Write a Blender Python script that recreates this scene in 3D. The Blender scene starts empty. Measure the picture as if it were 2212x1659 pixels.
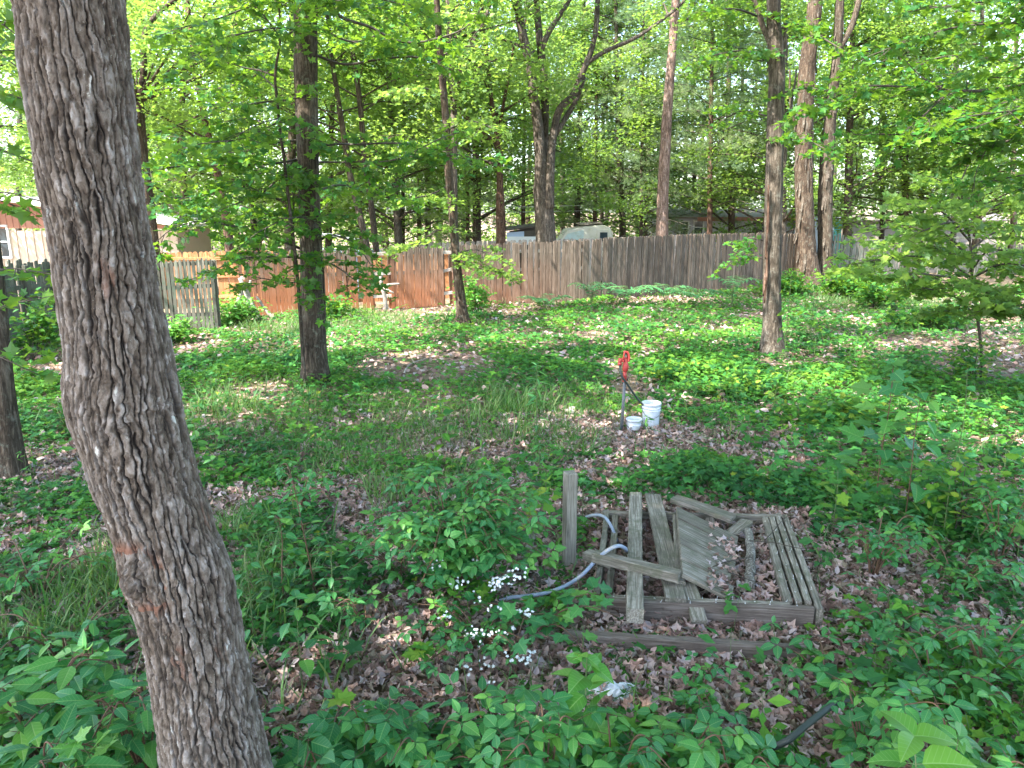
import bpy, math, random
import numpy as np
from mathutils import Vector

# ------------------------------------------------------------------ camera, sky, sun, exposure
SC = bpy.context.scene
COL = SC.collection
CAM_H, PITCH, FOC = 2.65, math.radians(13.4), 1609.0        # FOC in units of a 2212 px wide picture
cd = bpy.data.cameras.new("camera"); cam = bpy.data.objects.new("camera", cd); COL.objects.link(cam)
cam.location = (0, 0, CAM_H); cam.rotation_euler = (math.radians(90) - PITCH, 0, 0)
cd.sensor_width = 36.0; cd.lens = 36.0 * FOC / 2212.0; cd.clip_start = 0.05; cd.clip_end = 600
SC.camera = cam
SUN_DIR = Vector((-0.50, -0.38, 0.80)).normalized()           # towards the sun
w = bpy.data.worlds.new("World"); SC.world = w; w.use_nodes = True
nt = w.node_tree; nt.nodes.clear()
sky = nt.nodes.new("ShaderNodeTexSky"); sky.sky_type = 'NISHITA'; sky.sun_disc = False
sky.sun_elevation = math.asin(SUN_DIR.z); sky.sun_rotation = math.atan2(SUN_DIR.x, SUN_DIR.y)
sky.air_density = 1.0; sky.dust_density = 2.0; sky.ozone_density = 1.0
bg = nt.nodes.new("ShaderNodeBackground"); bg.inputs[1].default_value = 0.15
wo = nt.nodes.new("ShaderNodeOutputWorld")
nt.links.new(sky.outputs[0], bg.inputs[0]); nt.links.new(bg.outputs[0], wo.inputs[0])
sd = bpy.data.lights.new("sun", 'SUN'); sd.energy = 3.3; sd.angle = math.radians(0.5); sd.color = (1.0, 0.94, 0.84)
sun = bpy.data.objects.new("sun", sd); COL.objects.link(sun)
sun.rotation_euler = (-SUN_DIR).to_track_quat('-Z', 'Y').to_euler()
SC.view_settings.view_transform = 'Standard'; SC.view_settings.look = 'None'
SC.view_settings.exposure = 3.05; SC.view_settings.gamma = 1.0
SC.render.engine = 'CYCLES'
SC.cycles.use_denoising = True
SC.cycles.max_bounces = 7; SC.cycles.diffuse_bounces = 4; SC.cycles.glossy_bounces = 2
SC.cycles.transmission_bounces = 5; SC.cycles.transparent_max_bounces = 4
SC.cycles.sample_clamp_indirect = 8.0
SC.cycles.caustics_reflective = False; SC.cycles.caustics_refractive = False

R = np.random.RandomState(7)
cp, sp_ = math.cos(PITCH), math.sin(PITCH)

# ------------------------------------------------------------------ picture <-> world helpers (used while placing)
def ray(px, py):
    u = (px - 1106.0) / FOC; v = (829.5 - py) / FOC
    return np.array([u, cp + v * sp_, -sp_ + v * cp])
def at(px, py, Y):
    d = ray(px, py); t = Y / d[1]
    return np.array([d[0] * t, Y, CAM_H + d[2] * t])
def gp(px, py, z=0.0):
    d = ray(px, py); t = (z - CAM_H) / d[2]
    return np.array([d[0] * t, d[1] * t, z])
def depth(p):
    return p[1] * cp - (p[2] - CAM_H) * sp_
def proj(p):
    p = np.asarray(p, float)
    dz = p[..., 2] - CAM_H
    dep = p[..., 1] * cp - dz * sp_
    up = p[..., 1] * sp_ + dz * cp
    dep = np.where(dep > 0.05, dep, 0.05)
    return 1106 + FOC * p[..., 0] / dep, 829.5 - FOC * up / dep

# ------------------------------------------------------------------ noise
def _h(ix, iy, iz, s):
    n = (ix.astype(np.int64) * 374761393 + iy.astype(np.int64) * 668265263 + iz.astype(np.int64) * 2147483647 + s * 1274126177) & 0xffffffff
    n = ((n ^ (n >> 13)) * 1274126177) & 0xffffffff
    n = (n ^ (n >> 16)) & 0xffffffff
    return n / 4294967295.0
def vnoise(x, y, z=0.0, s=0):
    x, y, z = np.broadcast_arrays(np.asarray(x, float), np.asarray(y, float), np.asarray(z, float))
    xi, yi, zi = np.floor(x), np.floor(y), np.floor(z)
    fx, fy, fz = x - xi, y - yi, z - zi
    fx = fx * fx * (3 - 2 * fx); fy = fy * fy * (3 - 2 * fy); fz = fz * fz * (3 - 2 * fz)
    r = 0
    for a in (0, 1):
        for b in (0, 1):
            for c in (0, 1):
                wgt = (fx if a else 1 - fx) * (fy if b else 1 - fy) * (fz if c else 1 - fz)
                r = r + wgt * _h(xi + a, yi + b, zi + c, s)
    return r
def fbm(x, y, z=0.0, s=0, o=4):
    r = 0; a = 0.5; t = 0
    for k in range(o):
        r = r + a * vnoise(np.asarray(x) * 2 ** k, np.asarray(y) * 2 ** k, np.asarray(z) * 2 ** k, s + k); t += a; a *= 0.5
    return r / t
def sst(a, b, x):
    t = np.clip((x - a) / (b - a), 0, 1); return t * t * (3 - 2 * t)

# fence line across the back of the yard (x -> y)
FX = [-30, -6.2, -3.2, 1.8, 5.4, 9.0, 14.6, 22.0, 60]
FY = [17.5, 18.4, 19.8, 21.2, 23.4, 25.0, 27.7, 31.0, 40]
def fence_y(x): return np.interp(x, FX, FY)
def gh(x, y):
    x = np.asarray(x, float); y = np.asarray(y, float)
    g = 0.10 * (fbm(x * 0.35, y * 0.35, 0, 3, 3) - 0.5) + 0.03 * (fbm(x * 2.2, y * 2.2, 0, 9, 2) - 0.5)
    g = g * np.clip((np.hypot(x, y - 3)) / 6.0, 0.25, 1)
    bey = sst(1.0, 9.0, y - fence_y(x))
    left = sst(0.5, 6.0, -7.0 - x) * sst(4, 14, y)
    return g - 0.9 * np.maximum(bey, 0) + 0.5 * (fbm(x * 0.06, y * 0.06, 0, 5, 2) - 0.5) * bey - 0.15 * left

# ------------------------------------------------------------------ objects
def link(o): COL.objects.link(o); return o
def empty(name, loc=(0, 0, 0), rz=0.0):
    o = bpy.data.objects.new(name, None); o.location = tuple(float(c) for c in loc); o.rotation_euler = (0, 0, rz)
    o.empty_display_size = 0.2
    return link(o)
def tag(o, label=None, cat=None, group=None, kind=None):
    if label: o["label"] = label
    if cat: o["category"] = cat
    if group: o["group"] = group
    if kind: o["kind"] = kind
    return o

class MB:
    """collects geometry as numpy arrays and links it as ONE mesh object"""
    def __init__(s): s.v = []; s.f3 = []; s.f4 = []; s.t = []; s.lc = []; s.n = 0; s.s4 = []; s.s3 = []
    def add(s, v, f3=None, f4=None, tint=0.5, lc=None, smooth=True):
        v = np.asarray(v, np.float32).reshape(-1, 3)
        if f3 is not None and len(f3): s.f3.append(np.asarray(f3, np.int64).reshape(-1, 3) + s.n); s.s3.append(np.full(len(s.f3[-1]), smooth))
        if f4 is not None and len(f4): s.f4.append(np.asarray(f4, np.int64).reshape(-1, 4) + s.n); s.s4.append(np.full(len(s.f4[-1]), smooth))
        s.v.append(v); s.t.append(np.broadcast_to(np.asarray(tint, np.float32), (len(v),)))
        s.lc.append(np.zeros((len(v), 3), np.float32) if lc is None else np.asarray(lc, np.float32)); s.n += len(v)
        return s
    def build(s, name, mat, parent=None, loc=None):
        V = np.concatenate(s.v) if s.v else np.zeros((0, 3), np.float32)
        if loc is not None: V = V - np.asarray(loc, np.float32)
        if parent is not None and loc is None: V = V - np.array(parent.location, np.float32)
        f3 = np.concatenate(s.f3) if s.f3 else np.zeros((0, 3), np.int64)
        f4 = np.concatenate(s.f4) if s.f4 else np.zeros((0, 4), np.int64)
        me = bpy.data.meshes.new(name)
        me.vertices.add(len(V)); me.vertices.foreach_set("co", V.ravel())
        nl = len(f3) * 3 + len(f4) * 4
        me.loops.add(nl); me.loops.foreach_set("vertex_index", np.concatenate([f3.ravel(), f4.ravel()]).astype(np.int32))
        me.polygons.add(len(f3) + len(f4))
        ls = np.concatenate([np.arange(len(f3)) * 3, len(f3) * 3 + np.arange(len(f4)) * 4]).astype(np.int32)
        me.polygons.foreach_set("loop_start", ls)
        sm = np.concatenate((s.s3 + s.s4) or [np.zeros(0, bool)])
        me.polygons.foreach_set("use_smooth", sm)
        a = me.attributes.new("tint", 'FLOAT', 'POINT'); a.data.foreach_set("value", np.concatenate(s.t) if s.t else np.zeros(0, np.float32))
        LC = np.concatenate(s.lc) if s.lc else np.zeros((0, 3), np.float32)
        if LC.any():
            b = me.attributes.new("leafco", 'FLOAT_VECTOR', 'POINT'); b.data.foreach_set("vector", LC.ravel())
        me.update(calc_edges=True)
        me.materials.append(mat)
        o = bpy.data.objects.new(name, me); link(o)
        if parent is not None: o.parent = parent
        if loc is not None: o.location = tuple(float(c) for c in loc)
        return o

def frames(P):
    P = np.asarray(P, float); T = np.gradient(P, axis=0); T /= np.linalg.norm(T, axis=1, keepdims=True) + 1e-9
    ref = np.array([1.0, 0, 0]) if abs(T[0][0]) < 0.9 else np.array([0, 1.0, 0])
    N = []; n = ref
    for t in T:
        n = n - t * np.dot(n, t); n /= np.linalg.norm(n) + 1e-9; N.append(n.copy())
    N = np.array(N); return T, N, np.cross(T, N)
def resample(P, rad, step):
    P = np.asarray(P, float); rad = np.asarray(rad, float)
    # Catmull-like smoothing through cubic interpolation on arc length
    L = np.concatenate([[0], np.cumsum(np.linalg.norm(np.diff(P, axis=0), axis=1))])
    n = max(3, int(L[-1] / step) + 1); t = np.linspace(0, L[-1], n)
    if len(P) > 2:
        m = np.gradient(P, L, axis=0, edge_order=1)
        idx = np.clip(np.searchsorted(L, t, side='right') - 1, 0, len(L) - 2)
        h = (L[idx + 1] - L[idx]); u = ((t - L[idx]) / h)[:, None]; h = h[:, None]
        Q = (2 * u ** 3 - 3 * u ** 2 + 1) * P[idx] + (u ** 3 - 2 * u ** 2 + u) * h * m[idx] + (-2 * u ** 3 + 3 * u ** 2) * P[idx + 1] + (u ** 3 - u ** 2) * h * m[idx + 1]
    else:
        Q = np.stack([np.interp(t, L, P[:, k]) for k in range(3)], 1)
    return Q, np.interp(t, L, rad)
def tube(mb, P, rad, seg=8, step=None, wob=0.0, seed=0, tint=0.5, cap=True, rough=0.0):
    P = np.asarray(P, float); rad = np.broadcast_to(np.asarray(rad, float), (len(P),))
    if step: P, rad = resample(P, rad, step)
    if wob: 
        k = np.arange(len(P)) * 0.35
        P = P + wob * np.stack([vnoise(k, seed, 0, 11) - .5, vnoise(k, seed, 5, 12) - .5, 0 * k], 1) * 2
    T, N, B = frames(P)
    a = np.arange(seg) * 2 * np.pi / seg
    ring = np.cos(a)[None, :, None] * N[:, None, :] + np.sin(a)[None, :, None] * B[:, None, :]
    r = rad[:, None] * np.ones(seg)[None, :]
    if rough:
        kk = np.arange(len(P))[:, None]; L = np.concatenate([[0], np.cumsum(np.linalg.norm(np.diff(P, axis=0), axis=1))])[:, None]
        r = r * (1 + rough * (vnoise(np.cos(a)[None] * 2 + 9, np.sin(a)[None] * 2 + 9, L * 1.3 + seed, seed) - .5) * 2 + rough * 0.8 * (vnoise(np.cos(a)[None] * 5 + 9, np.sin(a)[None] * 5 + 9, L * 4 + seed, seed + 3) - .5))
    V = P[:, None, :] + ring * r[:, :, None]
    n = len(P); i = np.arange(n - 1)[:, None] * seg; j = np.arange(seg)[None, :]; j2 = (j + 1) % seg
    F = np.stack([i + j, i + j2, i + seg + j2, i + seg + j], -1).reshape(-1, 4)
    V = V.reshape(-1, 3); f3 = None
    if cap:
        V = np.concatenate([V, P[:1], P[-1:]]); c0, c1 = len(V) - 2, len(V) - 1
        jj = np.arange(seg); e = (n - 1) * seg
        f3 = np.concatenate([np.stack([np.full(seg, c0), (jj + 1) % seg, jj], 1), np.stack([np.full(seg, c1), e + jj, e + (jj + 1) % seg], 1)])
    mb.add(V, f3=f3, f4=F, tint=tint)
    return mb
def lathe(mb, c, prof, seg=24, tint=0.5, axis=None):
    """prof: (radius, z) list about a vertical axis through c"""
    c = np.asarray(c, float); a = np.arange(seg) * 2 * np.pi / seg
    V = np.array([[c[0] + r * math.cos(t), c[1] + r * math.sin(t), c[2] + z] for r, z in prof for t in a])
    i = np.arange(len(prof) - 1)[:, None] * seg; j = np.arange(seg)[None, :]; j2 = (j + 1) % seg
    F = np.stack([i + j, i + j2, i + seg + j2, i + seg + j], -1).reshape(-1, 4)
    mb.add(V, f4=F, tint=tint); return mb
def box(mb, c, size, rot=None, tint=0.5, bev=0.0):
    """box of full size about c; rot = 3x3 matrix whose rows are the local axes"""
    sx, sy, sz = [s / 2 for s in size]
    if bev <= 0:
        V = np.array([[x, y, z] for x in (-sx, sx) for y in (-sy, sy) for z in (-sz, sz)])
        F = [[0, 1, 3, 2], [4, 6, 7, 5], [0, 4, 5, 1], [2, 3, 7, 6], [0, 2, 6, 4], [1, 5, 7, 3]]
        T3 = None
    else:
        b = min(bev, sx * .9, sy * .9, sz * .9)
        V = []; idx = {}
        for x in (-1, 1):
            for y in (-1, 1):
                for z in (-1, 1):
                    for k in range(3):
                        q = [x * sx, y * sy, z * sz]
                        for m in range(3):
                            if m != k: q[m] -= [x, y, z][m] * b
                        idx[(x, y, z, k)] = len(V); V.append(q)
        V = np.array(V); F = []; T3 = []
        for k in range(3):
            m, n = [q for q in range(3) if q != k]
            for s in (-1, 1):
                q = []
                for (u, v) in ((-1, -1), (1, -1), (1, 1), (-1, 1)):
                    key = [0, 0, 0]; key[k] = s; key[m] = u; key[n] = v; q.append(idx[(*key, k)])
                F.append(q)
        for k in range(3):              # edges run along k
            m, n = [q for q in range(3) if q != k]
            for u in (-1, 1):
                for v in (-1, 1):
                    def g(s, kk):
                        key = [0, 0, 0]; key[k] = s; key[m] = u; key[n] = v; return idx[(*key, kk)]
                    F.append([g(-1, m), g(1, m), g(1, n), g(-1, n)])
        for x in (-1, 1):
            for y in (-1, 1):
                for z in (-1, 1): T3.append([idx[(x, y, z, 0)], idx[(x, y, z, 1)], idx[(x, y, z, 2)]])
    if rot is not None: V = V @ np.asarray(rot)
    mb.add(V + np.asarray(c), f3=T3, f4=F, tint=tint, smooth=False); return mb
def axes(d, up=(0, 0, 1), roll=0.0):
    d = np.asarray(d, float); d = d / np.linalg.norm(d); up = np.asarray(up, float)
    y = np.cross(up, d); y /= np.linalg.norm(y) + 1e-9; z = np.cross(d, y)
    if roll: y, z = math.cos(roll) * y + math.sin(roll) * z, -math.sin(roll) * y + math.cos(roll) * z
    return np.array([d, y, z])

# ------------------------------------------------------------------ leaves
def _fan(outl, c, z=None):
    V = np.array([[*c, 0.0]] + [[x, y, 0.0] for x, y in outl])
    n = len(outl); F = [[0, 1 + i, 1 + (i + 1) % n] for i in range(n)]
    return V, np.array(F)
def tpl_maple():
    h = [(-.10, .10), (-.06, .40), (.10, .30), (.22, .32), (.30, .40), (.55, .62), (.52, .40), (.58, .24), (.74, .26), (.82, .14)]
    o = [(0, 0)] + [(x, -y) for x, y in h] + [(1.02, 0)] + [(x, y) for x, y in reversed(h)]
    V, F = _fan(o, (.34, 0)); V[:, 2] = 0.10 * np.abs(V[:, 1]) - 0.18 * np.maximum(V[:, 0] - .3, 0) ** 2 - .12 * V[:, 1] ** 2; V[0, 2] = -.03
    return V, F
def tpl_maple_lo():
    h = [(-.04, .38), (.22, .28), (.52, .56), (.60, .22)]
    o = [(0, 0)] + [(x, -y) for x, y in h] + [(1.02, 0)] + [(x, y) for x, y in reversed(h)]
    V, F = _fan(o, (.34, 0)); V[:, 2] = 0.10 * np.abs(V[:, 1]) - 0.15 * np.maximum(V[:, 0] - .3, 0) ** 2; V[0, 2] = -.03
    return V, F
def tpl_ovate(wd=.30, n=5, droop=.18, fold=.16):
    """midrib + both margins, so the blade is folded along the rib"""
    xs = np.linspace(0, 1, n + 2); prof = wd * np.sin(np.pi * xs ** .8) ** .85 * (1 - .25 * xs)
    V = []; 
    for x, p in zip(xs, prof):
        z = -droop * x * x
        V += [[x, -p, z + fold * p], [x, 0, z], [x, p, z + fold * p]]
    V = np.array(V); F = []
    for i in range(n + 1):
        a = i * 3
        for k in (0, 1): F += [[a + k, a + 3 + k, a + 4 + k], [a + k, a + 4 + k, a + 1 + k]]
    return V, np.array(F)
def tpl_di():
    return np.array([[0, 0, 0], [.45, -.32, .05], [1, 0, -.08], [.45, .32, .05]]), np.array([[0, 1, 2], [0, 2, 3]])
def tpl_hex():
    return np.array([[0, 0, 0], [.3, -.3, .05], [.7, -.24, .0], [1, 0, -.1], [.7, .24, .0], [.3, .3, .05], [.5, 0, -.02]]), np.array([[6, 0, 1], [6, 1, 2], [6, 2, 3], [6, 3, 4], [6, 4, 5], [6, 5, 0]])
def compose(tpl, specs):
    """several leaflets joined into one compound leaf; specs: (x,y,z, yaw, pitch, scale)"""
    Vs, Fs, Ls = [], [], []; n = 0
    for (x, y, z, yaw, pit, s) in specs:
        v = tpl[0] * s; c, sn = math.cos(pit), math.sin(pit)
        v = np.stack([v[:, 0] * c - v[:, 2] * sn, v[:, 1], v[:, 0] * sn + v[:, 2] * c], 1)
        c, sn = math.cos(yaw), math.sin(yaw)
        v = np.stack([v[:, 0] * c - v[:, 1] * sn, v[:, 0] * sn + v[:, 1] * c, v[:, 2]], 1) + [x, y, z]
        Vs.append(v); Fs.append(tpl[1] + n); Ls.append(tpl[0]); n += len(v)
    return np.concatenate(Vs), np.concatenate(Fs), np.concatenate(Ls)
MAPLE, MAPLE_LO, DI, HEX = tpl_maple(), tpl_maple_lo(), tpl_di(), tpl_hex()
OVATE, LANCE, BROAD = tpl_ovate(.27), tpl_ovate(.11, 3, .3), tpl_ovate(.36, 7, .32, .30)
OV_LO = tpl_ovate(.30, 1, .15)
def T_(l, specs): return compose(l, specs)
TRI = T_(tpl_ovate(.34, 3, .22), [(.10, 0, 0, 0, -0.1, .60), (0, .03, 0, 1.35, -.1, .52), (0, -.03, 0, -1.35, -.1, .52)])
QUIN = T_(OV_LO, [(0, 0, 0, 0, 0.05, .55), (0, 0, 0, 1.0, .0, .5), (0, 0, 0, -1.0, .0, .5), (0, 0, 0, 2.0, -.1, .36), (0, 0, 0, -2.0, -.1, .36)])
TRI_LO = T_(HEX, [(0, 0, 0, 0, 0.05, .6), (0, 0, 0, 1.5, .0, .5), (0, 0, 0, -1.5, .0, .5)])
def scatter(mb, tpl, P, size, nrm=None, tilt=.35, yaw=None, tint=None, rs=None, dirs=None, wscale=1.0):
    """N copies of a leaf template: P base points, nrm = leaf normal (default up) + random tilt"""
    rs = rs or R
    V, F = tpl[0], tpl[1]; LCo = tpl[2] if len(tpl) > 2 else V
    P = np.asarray(P, float); N = len(P)
    if N == 0: return mb
    size = np.broadcast_to(np.asarray(size, float), (N,))
    n = np.tile([0, 0, 1.0], (N, 1)) if nrm is None else np.array(np.broadcast_to(nrm, (N, 3)), float)
    n = n + rs.normal(0, 1, (N, 3)) * np.broadcast_to(np.asarray(tilt, float).reshape(-1, 1), (N, 1))
    n /= np.linalg.norm(n, axis=1, keepdims=True)
    if dirs is None:
        a = rs.uniform(0, 2 * np.pi, N) if yaw is None else np.broadcast_to(yaw, (N,)); d = np.stack([np.cos(a), np.sin(a), 0 * a], 1)
    else: d = np.array(np.broadcast_to(dirs, (N, 3)), float)
    d = d - n * np.sum(d * n, 1, keepdims=True); d /= np.linalg.norm(d, axis=1, keepdims=True) + 1e-9
    b = np.cross(n, d)
    ws = wscale * rs.uniform(.85, 1.15, N)
    X = P[:, None, :] + size[:, None, None] * (V[None, :, 0:1] * d[:, None, :] + V[None, :, 1:2] * ws[:, None, None] * b[:, None, :] + V[None, :, 2:3] * n[:, None, :])
    k = len(V); FF = (F[None] + (np.arange(N) * k)[:, None, None]).reshape(-1, 3)
    if tint is None: tint = rs.uniform(0, 1, N)
    tint = np.repeat(np.broadcast_to(tint, (N,)), k)
    mb.add(X.reshape(-1, 3), f3=FF, tint=tint, lc=np.tile(LCo, (N, 1)), smooth=False)
    return mb

# ------------------------------------------------------------------ materials
def M(name):
    m = bpy.data.materials.new(name); m.use_nodes = True; t = m.node_tree; t.nodes.clear()
    return m, t, t.nodes, t.links
def ramp(nd, stops):
    r = nd.new("ShaderNodeValToRGB"); e = r.color_ramp.elements
    while len(e) > 1: e.remove(e[0])
    e[0].position = stops[0][0]; e[0].color = (*stops[0][1], 1)
    for p, c in stops[1:]:
        k = e.new(p); k.color = (*c, 1)
    return r
def mixc(nd, lk, a, b, fac, mode='MIX'):
    m = nd.new("ShaderNodeMix"); m.data_type = 'RGBA'; m.blend_type = mode
    for sock, v in ((m.inputs[0], fac), (m.inputs[6], a), (m.inputs[7], b)):
        if hasattr(v, "links") or hasattr(v, "is_output"): lk.new(v, sock)
        elif isinstance(v, (int, float)): sock.default_value = v
        else: sock.default_value = (*v, 1)
    return m.outputs[2]
def noise(nd, lk, vec, scale, detail=4, rough=.6, dist=0):
    n = nd.new("ShaderNodeTexNoise"); n.inputs["Scale"].default_value = scale; n.inputs["Detail"].default_value = detail
    n.inputs["Roughness"].default_value = rough; n.inputs["Distortion"].default_value = dist
    if vec is not None: lk.new(vec, n.inputs["Vector"])
    return n.outputs[0]
def mapv(nd, lk, vec, scale=(1, 1, 1), loc=(0, 0, 0), rot=(0, 0, 0)):
    m = nd.new("ShaderNodeMapping"); m.inputs["Scale"].default_value = scale; m.inputs["Location"].default_value = loc; m.inputs["Rotation"].default_value = rot
    lk.new(vec, m.inputs[0]); return m.outputs[0]
def mth(nd, lk, op, a, b=None, c=None):
    m = nd.new("ShaderNodeMath"); m.operation = op
    for i, v in enumerate((a, b, c)):
        if v is None: continue
        if isinstance(v, (int, float)): m.inputs[i].default_value = v
        else: lk.new(v, m.inputs[i])
    return m.outputs[0]
def leaf_mat(name, cols, trans, rough=.5, tw=.42, spec=.35, veins=False):
    """cols: ramp of real leaf greens driven by a per-leaf number; light also passes through the blade"""
    m, t, nd, lk = M(name)
    at_ = nd.new("ShaderNodeAttribute"); at_.attribute_name = "tint"
    n = len(cols); r = ramp(nd, [(i / (n - 1), c) for i, c in enumerate(cols)]); lk.new(at_.outputs["Fac"], r.inputs[0])
    base = r.outputs[0]
    if veins:
        lc = nd.new("ShaderNodeAttribute"); lc.attribute_name = "leafco"; s = nd.new("ShaderNodeSeparateXYZ"); lk.new(lc.outputs["Vector"], s.inputs[0])
        ay = mth(nd, lk, 'ABSOLUTE', s.outputs[1])
        f = mth(nd, lk, 'FRACT', mth(nd, lk, 'MULTIPLY', mth(nd, lk, 'SUBTRACT', s.outputs[0], mth(nd, lk, 'MULTIPLY', ay, .75)), 8.0))
        v1 = mth(nd, lk, 'LESS_THAN', mth(nd, lk, 'ABSOLUTE', mth(nd, lk, 'SUBTRACT', f, .5)), .07)
        v2 = mth(nd, lk, 'LESS_THAN', ay, .012)
        vv = mth(nd, lk, 'MAXIMUM', mth(nd, lk, 'MULTIPLY', v1, .35), mth(nd, lk, 'MULTIPLY', v2, .7))
        base = mixc(nd, lk, base, (.26, .42, .14), vv)
    g = nd.new("ShaderNodeNewGeometry")
    back = mixc(nd, lk, base, mixc(nd, lk, base, (.14, .20, .11), .45), g.outputs["Backfacing"])
    p = nd.new("ShaderNodeBsdfPrincipled"); lk.new(back, p.inputs["Base Color"]); p.inputs["Roughness"].default_value = rough
    p.inputs["Specular IOR Level"].default_value = spec
    tr = nd.new("ShaderNodeBsdfTranslucent"); lk.new(mixc(nd, lk, mixc(nd, lk, base, trans, .6), (1, 1, 1), 0.0), tr.inputs[0])
    mx = nd.new("ShaderNodeMixShader"); mx.inputs[0].default_value = tw
    lk.new(p.outputs[0], mx.inputs[1]); lk.new(tr.outputs[0], mx.inputs[2])
    o = nd.new("ShaderNodeOutputMaterial"); lk.new(mx.outputs[0], o.inputs[0]); return m
def simple(name, col, rough=.6, metal=0, var=.15, scale=8, spec=.4, bump=0, dirt=None):
    m, t, nd, lk = M(name)
    tc = nd.new("ShaderNodeTexCoord"); nz = noise(nd, lk, tc.outputs["Object"], scale, 5, .65)
    c0 = tuple(c * (1 - var) for c in col); c1 = tuple(min(1, c * (1 + var)) for c in col)
    r = ramp(nd, [(.3, c0), (.7, c1)]); lk.new(nz, r.inputs[0]); out = r.outputs[0]
    if dirt:
        n2 = noise(nd, lk, tc.outputs["Object"], scale * .6, 6, .7); r2 = ramp(nd, [(.52, (0, 0, 0)), (.66, (1, 1, 1))]); lk.new(n2, r2.inputs[0])
        out = mixc(nd, lk, out, dirt, r2.outputs[0])
    p = nd.new("ShaderNodeBsdfPrincipled"); lk.new(out, p.inputs["Base Color"]); p.inputs["Roughness"].default_value = rough
    p.inputs["Metallic"].default_value = metal; p.inputs["Specular IOR Level"].default_value = spec
    if bump:
        b = nd.new("ShaderNodeBump"); b.inputs["Strength"].default_value = bump; b.inputs["Distance"].default_value = .01; lk.new(noise(nd, lk, tc.outputs["Object"], scale * 4, 6, .7), b.inputs["Height"]); lk.new(b.outputs[0], p.inputs["Normal"])
    o = nd.new("ShaderNodeOutputMaterial"); lk.new(p.outputs[0], o.inputs[0]); return m
def bark_mat(name, dark, mid, light, lichen=None, sc=14, stretch=.16, bump=.8, dist=.02):
    m, t, nd, lk = M(name)
    tc = nd.new("ShaderNodeTexCoord"); P = tc.outputs["Object"]
    n1 = noise(nd, lk, mapv(nd, lk, P, (1, 1, stretch * .75)), sc * 1.3, 5, .62, .6)
    rid = mth(nd, lk, 'MULTIPLY', mth(nd, lk, 'ABSOLUTE', mth(nd, lk, 'SUBTRACT', n1, .5)), 7.0)
    rid = mth(nd, lk, 'MINIMUM', rid, 1.0)
    n2 = noise(nd, lk, mapv(nd, lk, P, (1, 1, .4)), sc * 3, 8, .75)
    n4 = noise(nd, lk, P, 2.2, 4, .6)
    h = mth(nd, lk, 'MULTIPLY', mth(nd, lk, 'MULTIPLY_ADD', rid, .7, .3), mth(nd, lk, 'MULTIPLY_ADD', n2, 1.1, .0))
    r = ramp(nd, [(.12, dark), (.42, mid), (.72, light)]); lk.new(mth(nd, lk, 'ADD', h, mth(nd, lk, 'MULTIPLY_ADD', n4, .5, -.22)), r.inputs[0]); out = r.outputs[0]
    if lichen:
        n3 = noise(nd, lk, P, 9, 8, .8); r3 = ramp(nd, [(.54, (0, 0, 0)), (.64, (1, 1, 1))]); lk.new(n3, r3.inputs[0])
        out = mixc(nd, lk, out, lichen, mth(nd, lk, 'MULTIPLY', r3.outputs[0], .45))
    p = nd.new("ShaderNodeBsdfPrincipled"); lk.new(out, p.inputs["Base Color"]); p.inputs["Roughness"].default_value = .9; p.inputs["Specular IOR Level"].default_value = .15
    b = nd.new("ShaderNodeBump"); b.inputs["Strength"].default_value = bump; b.inputs["Distance"].default_value = dist; lk.new(h, b.inputs["Height"]); lk.new(b.outputs[0], p.inputs["Normal"])
    o = nd.new("ShaderNodeOutputMaterial"); lk.new(p.outputs[0], o.inputs[0]); return m
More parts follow.
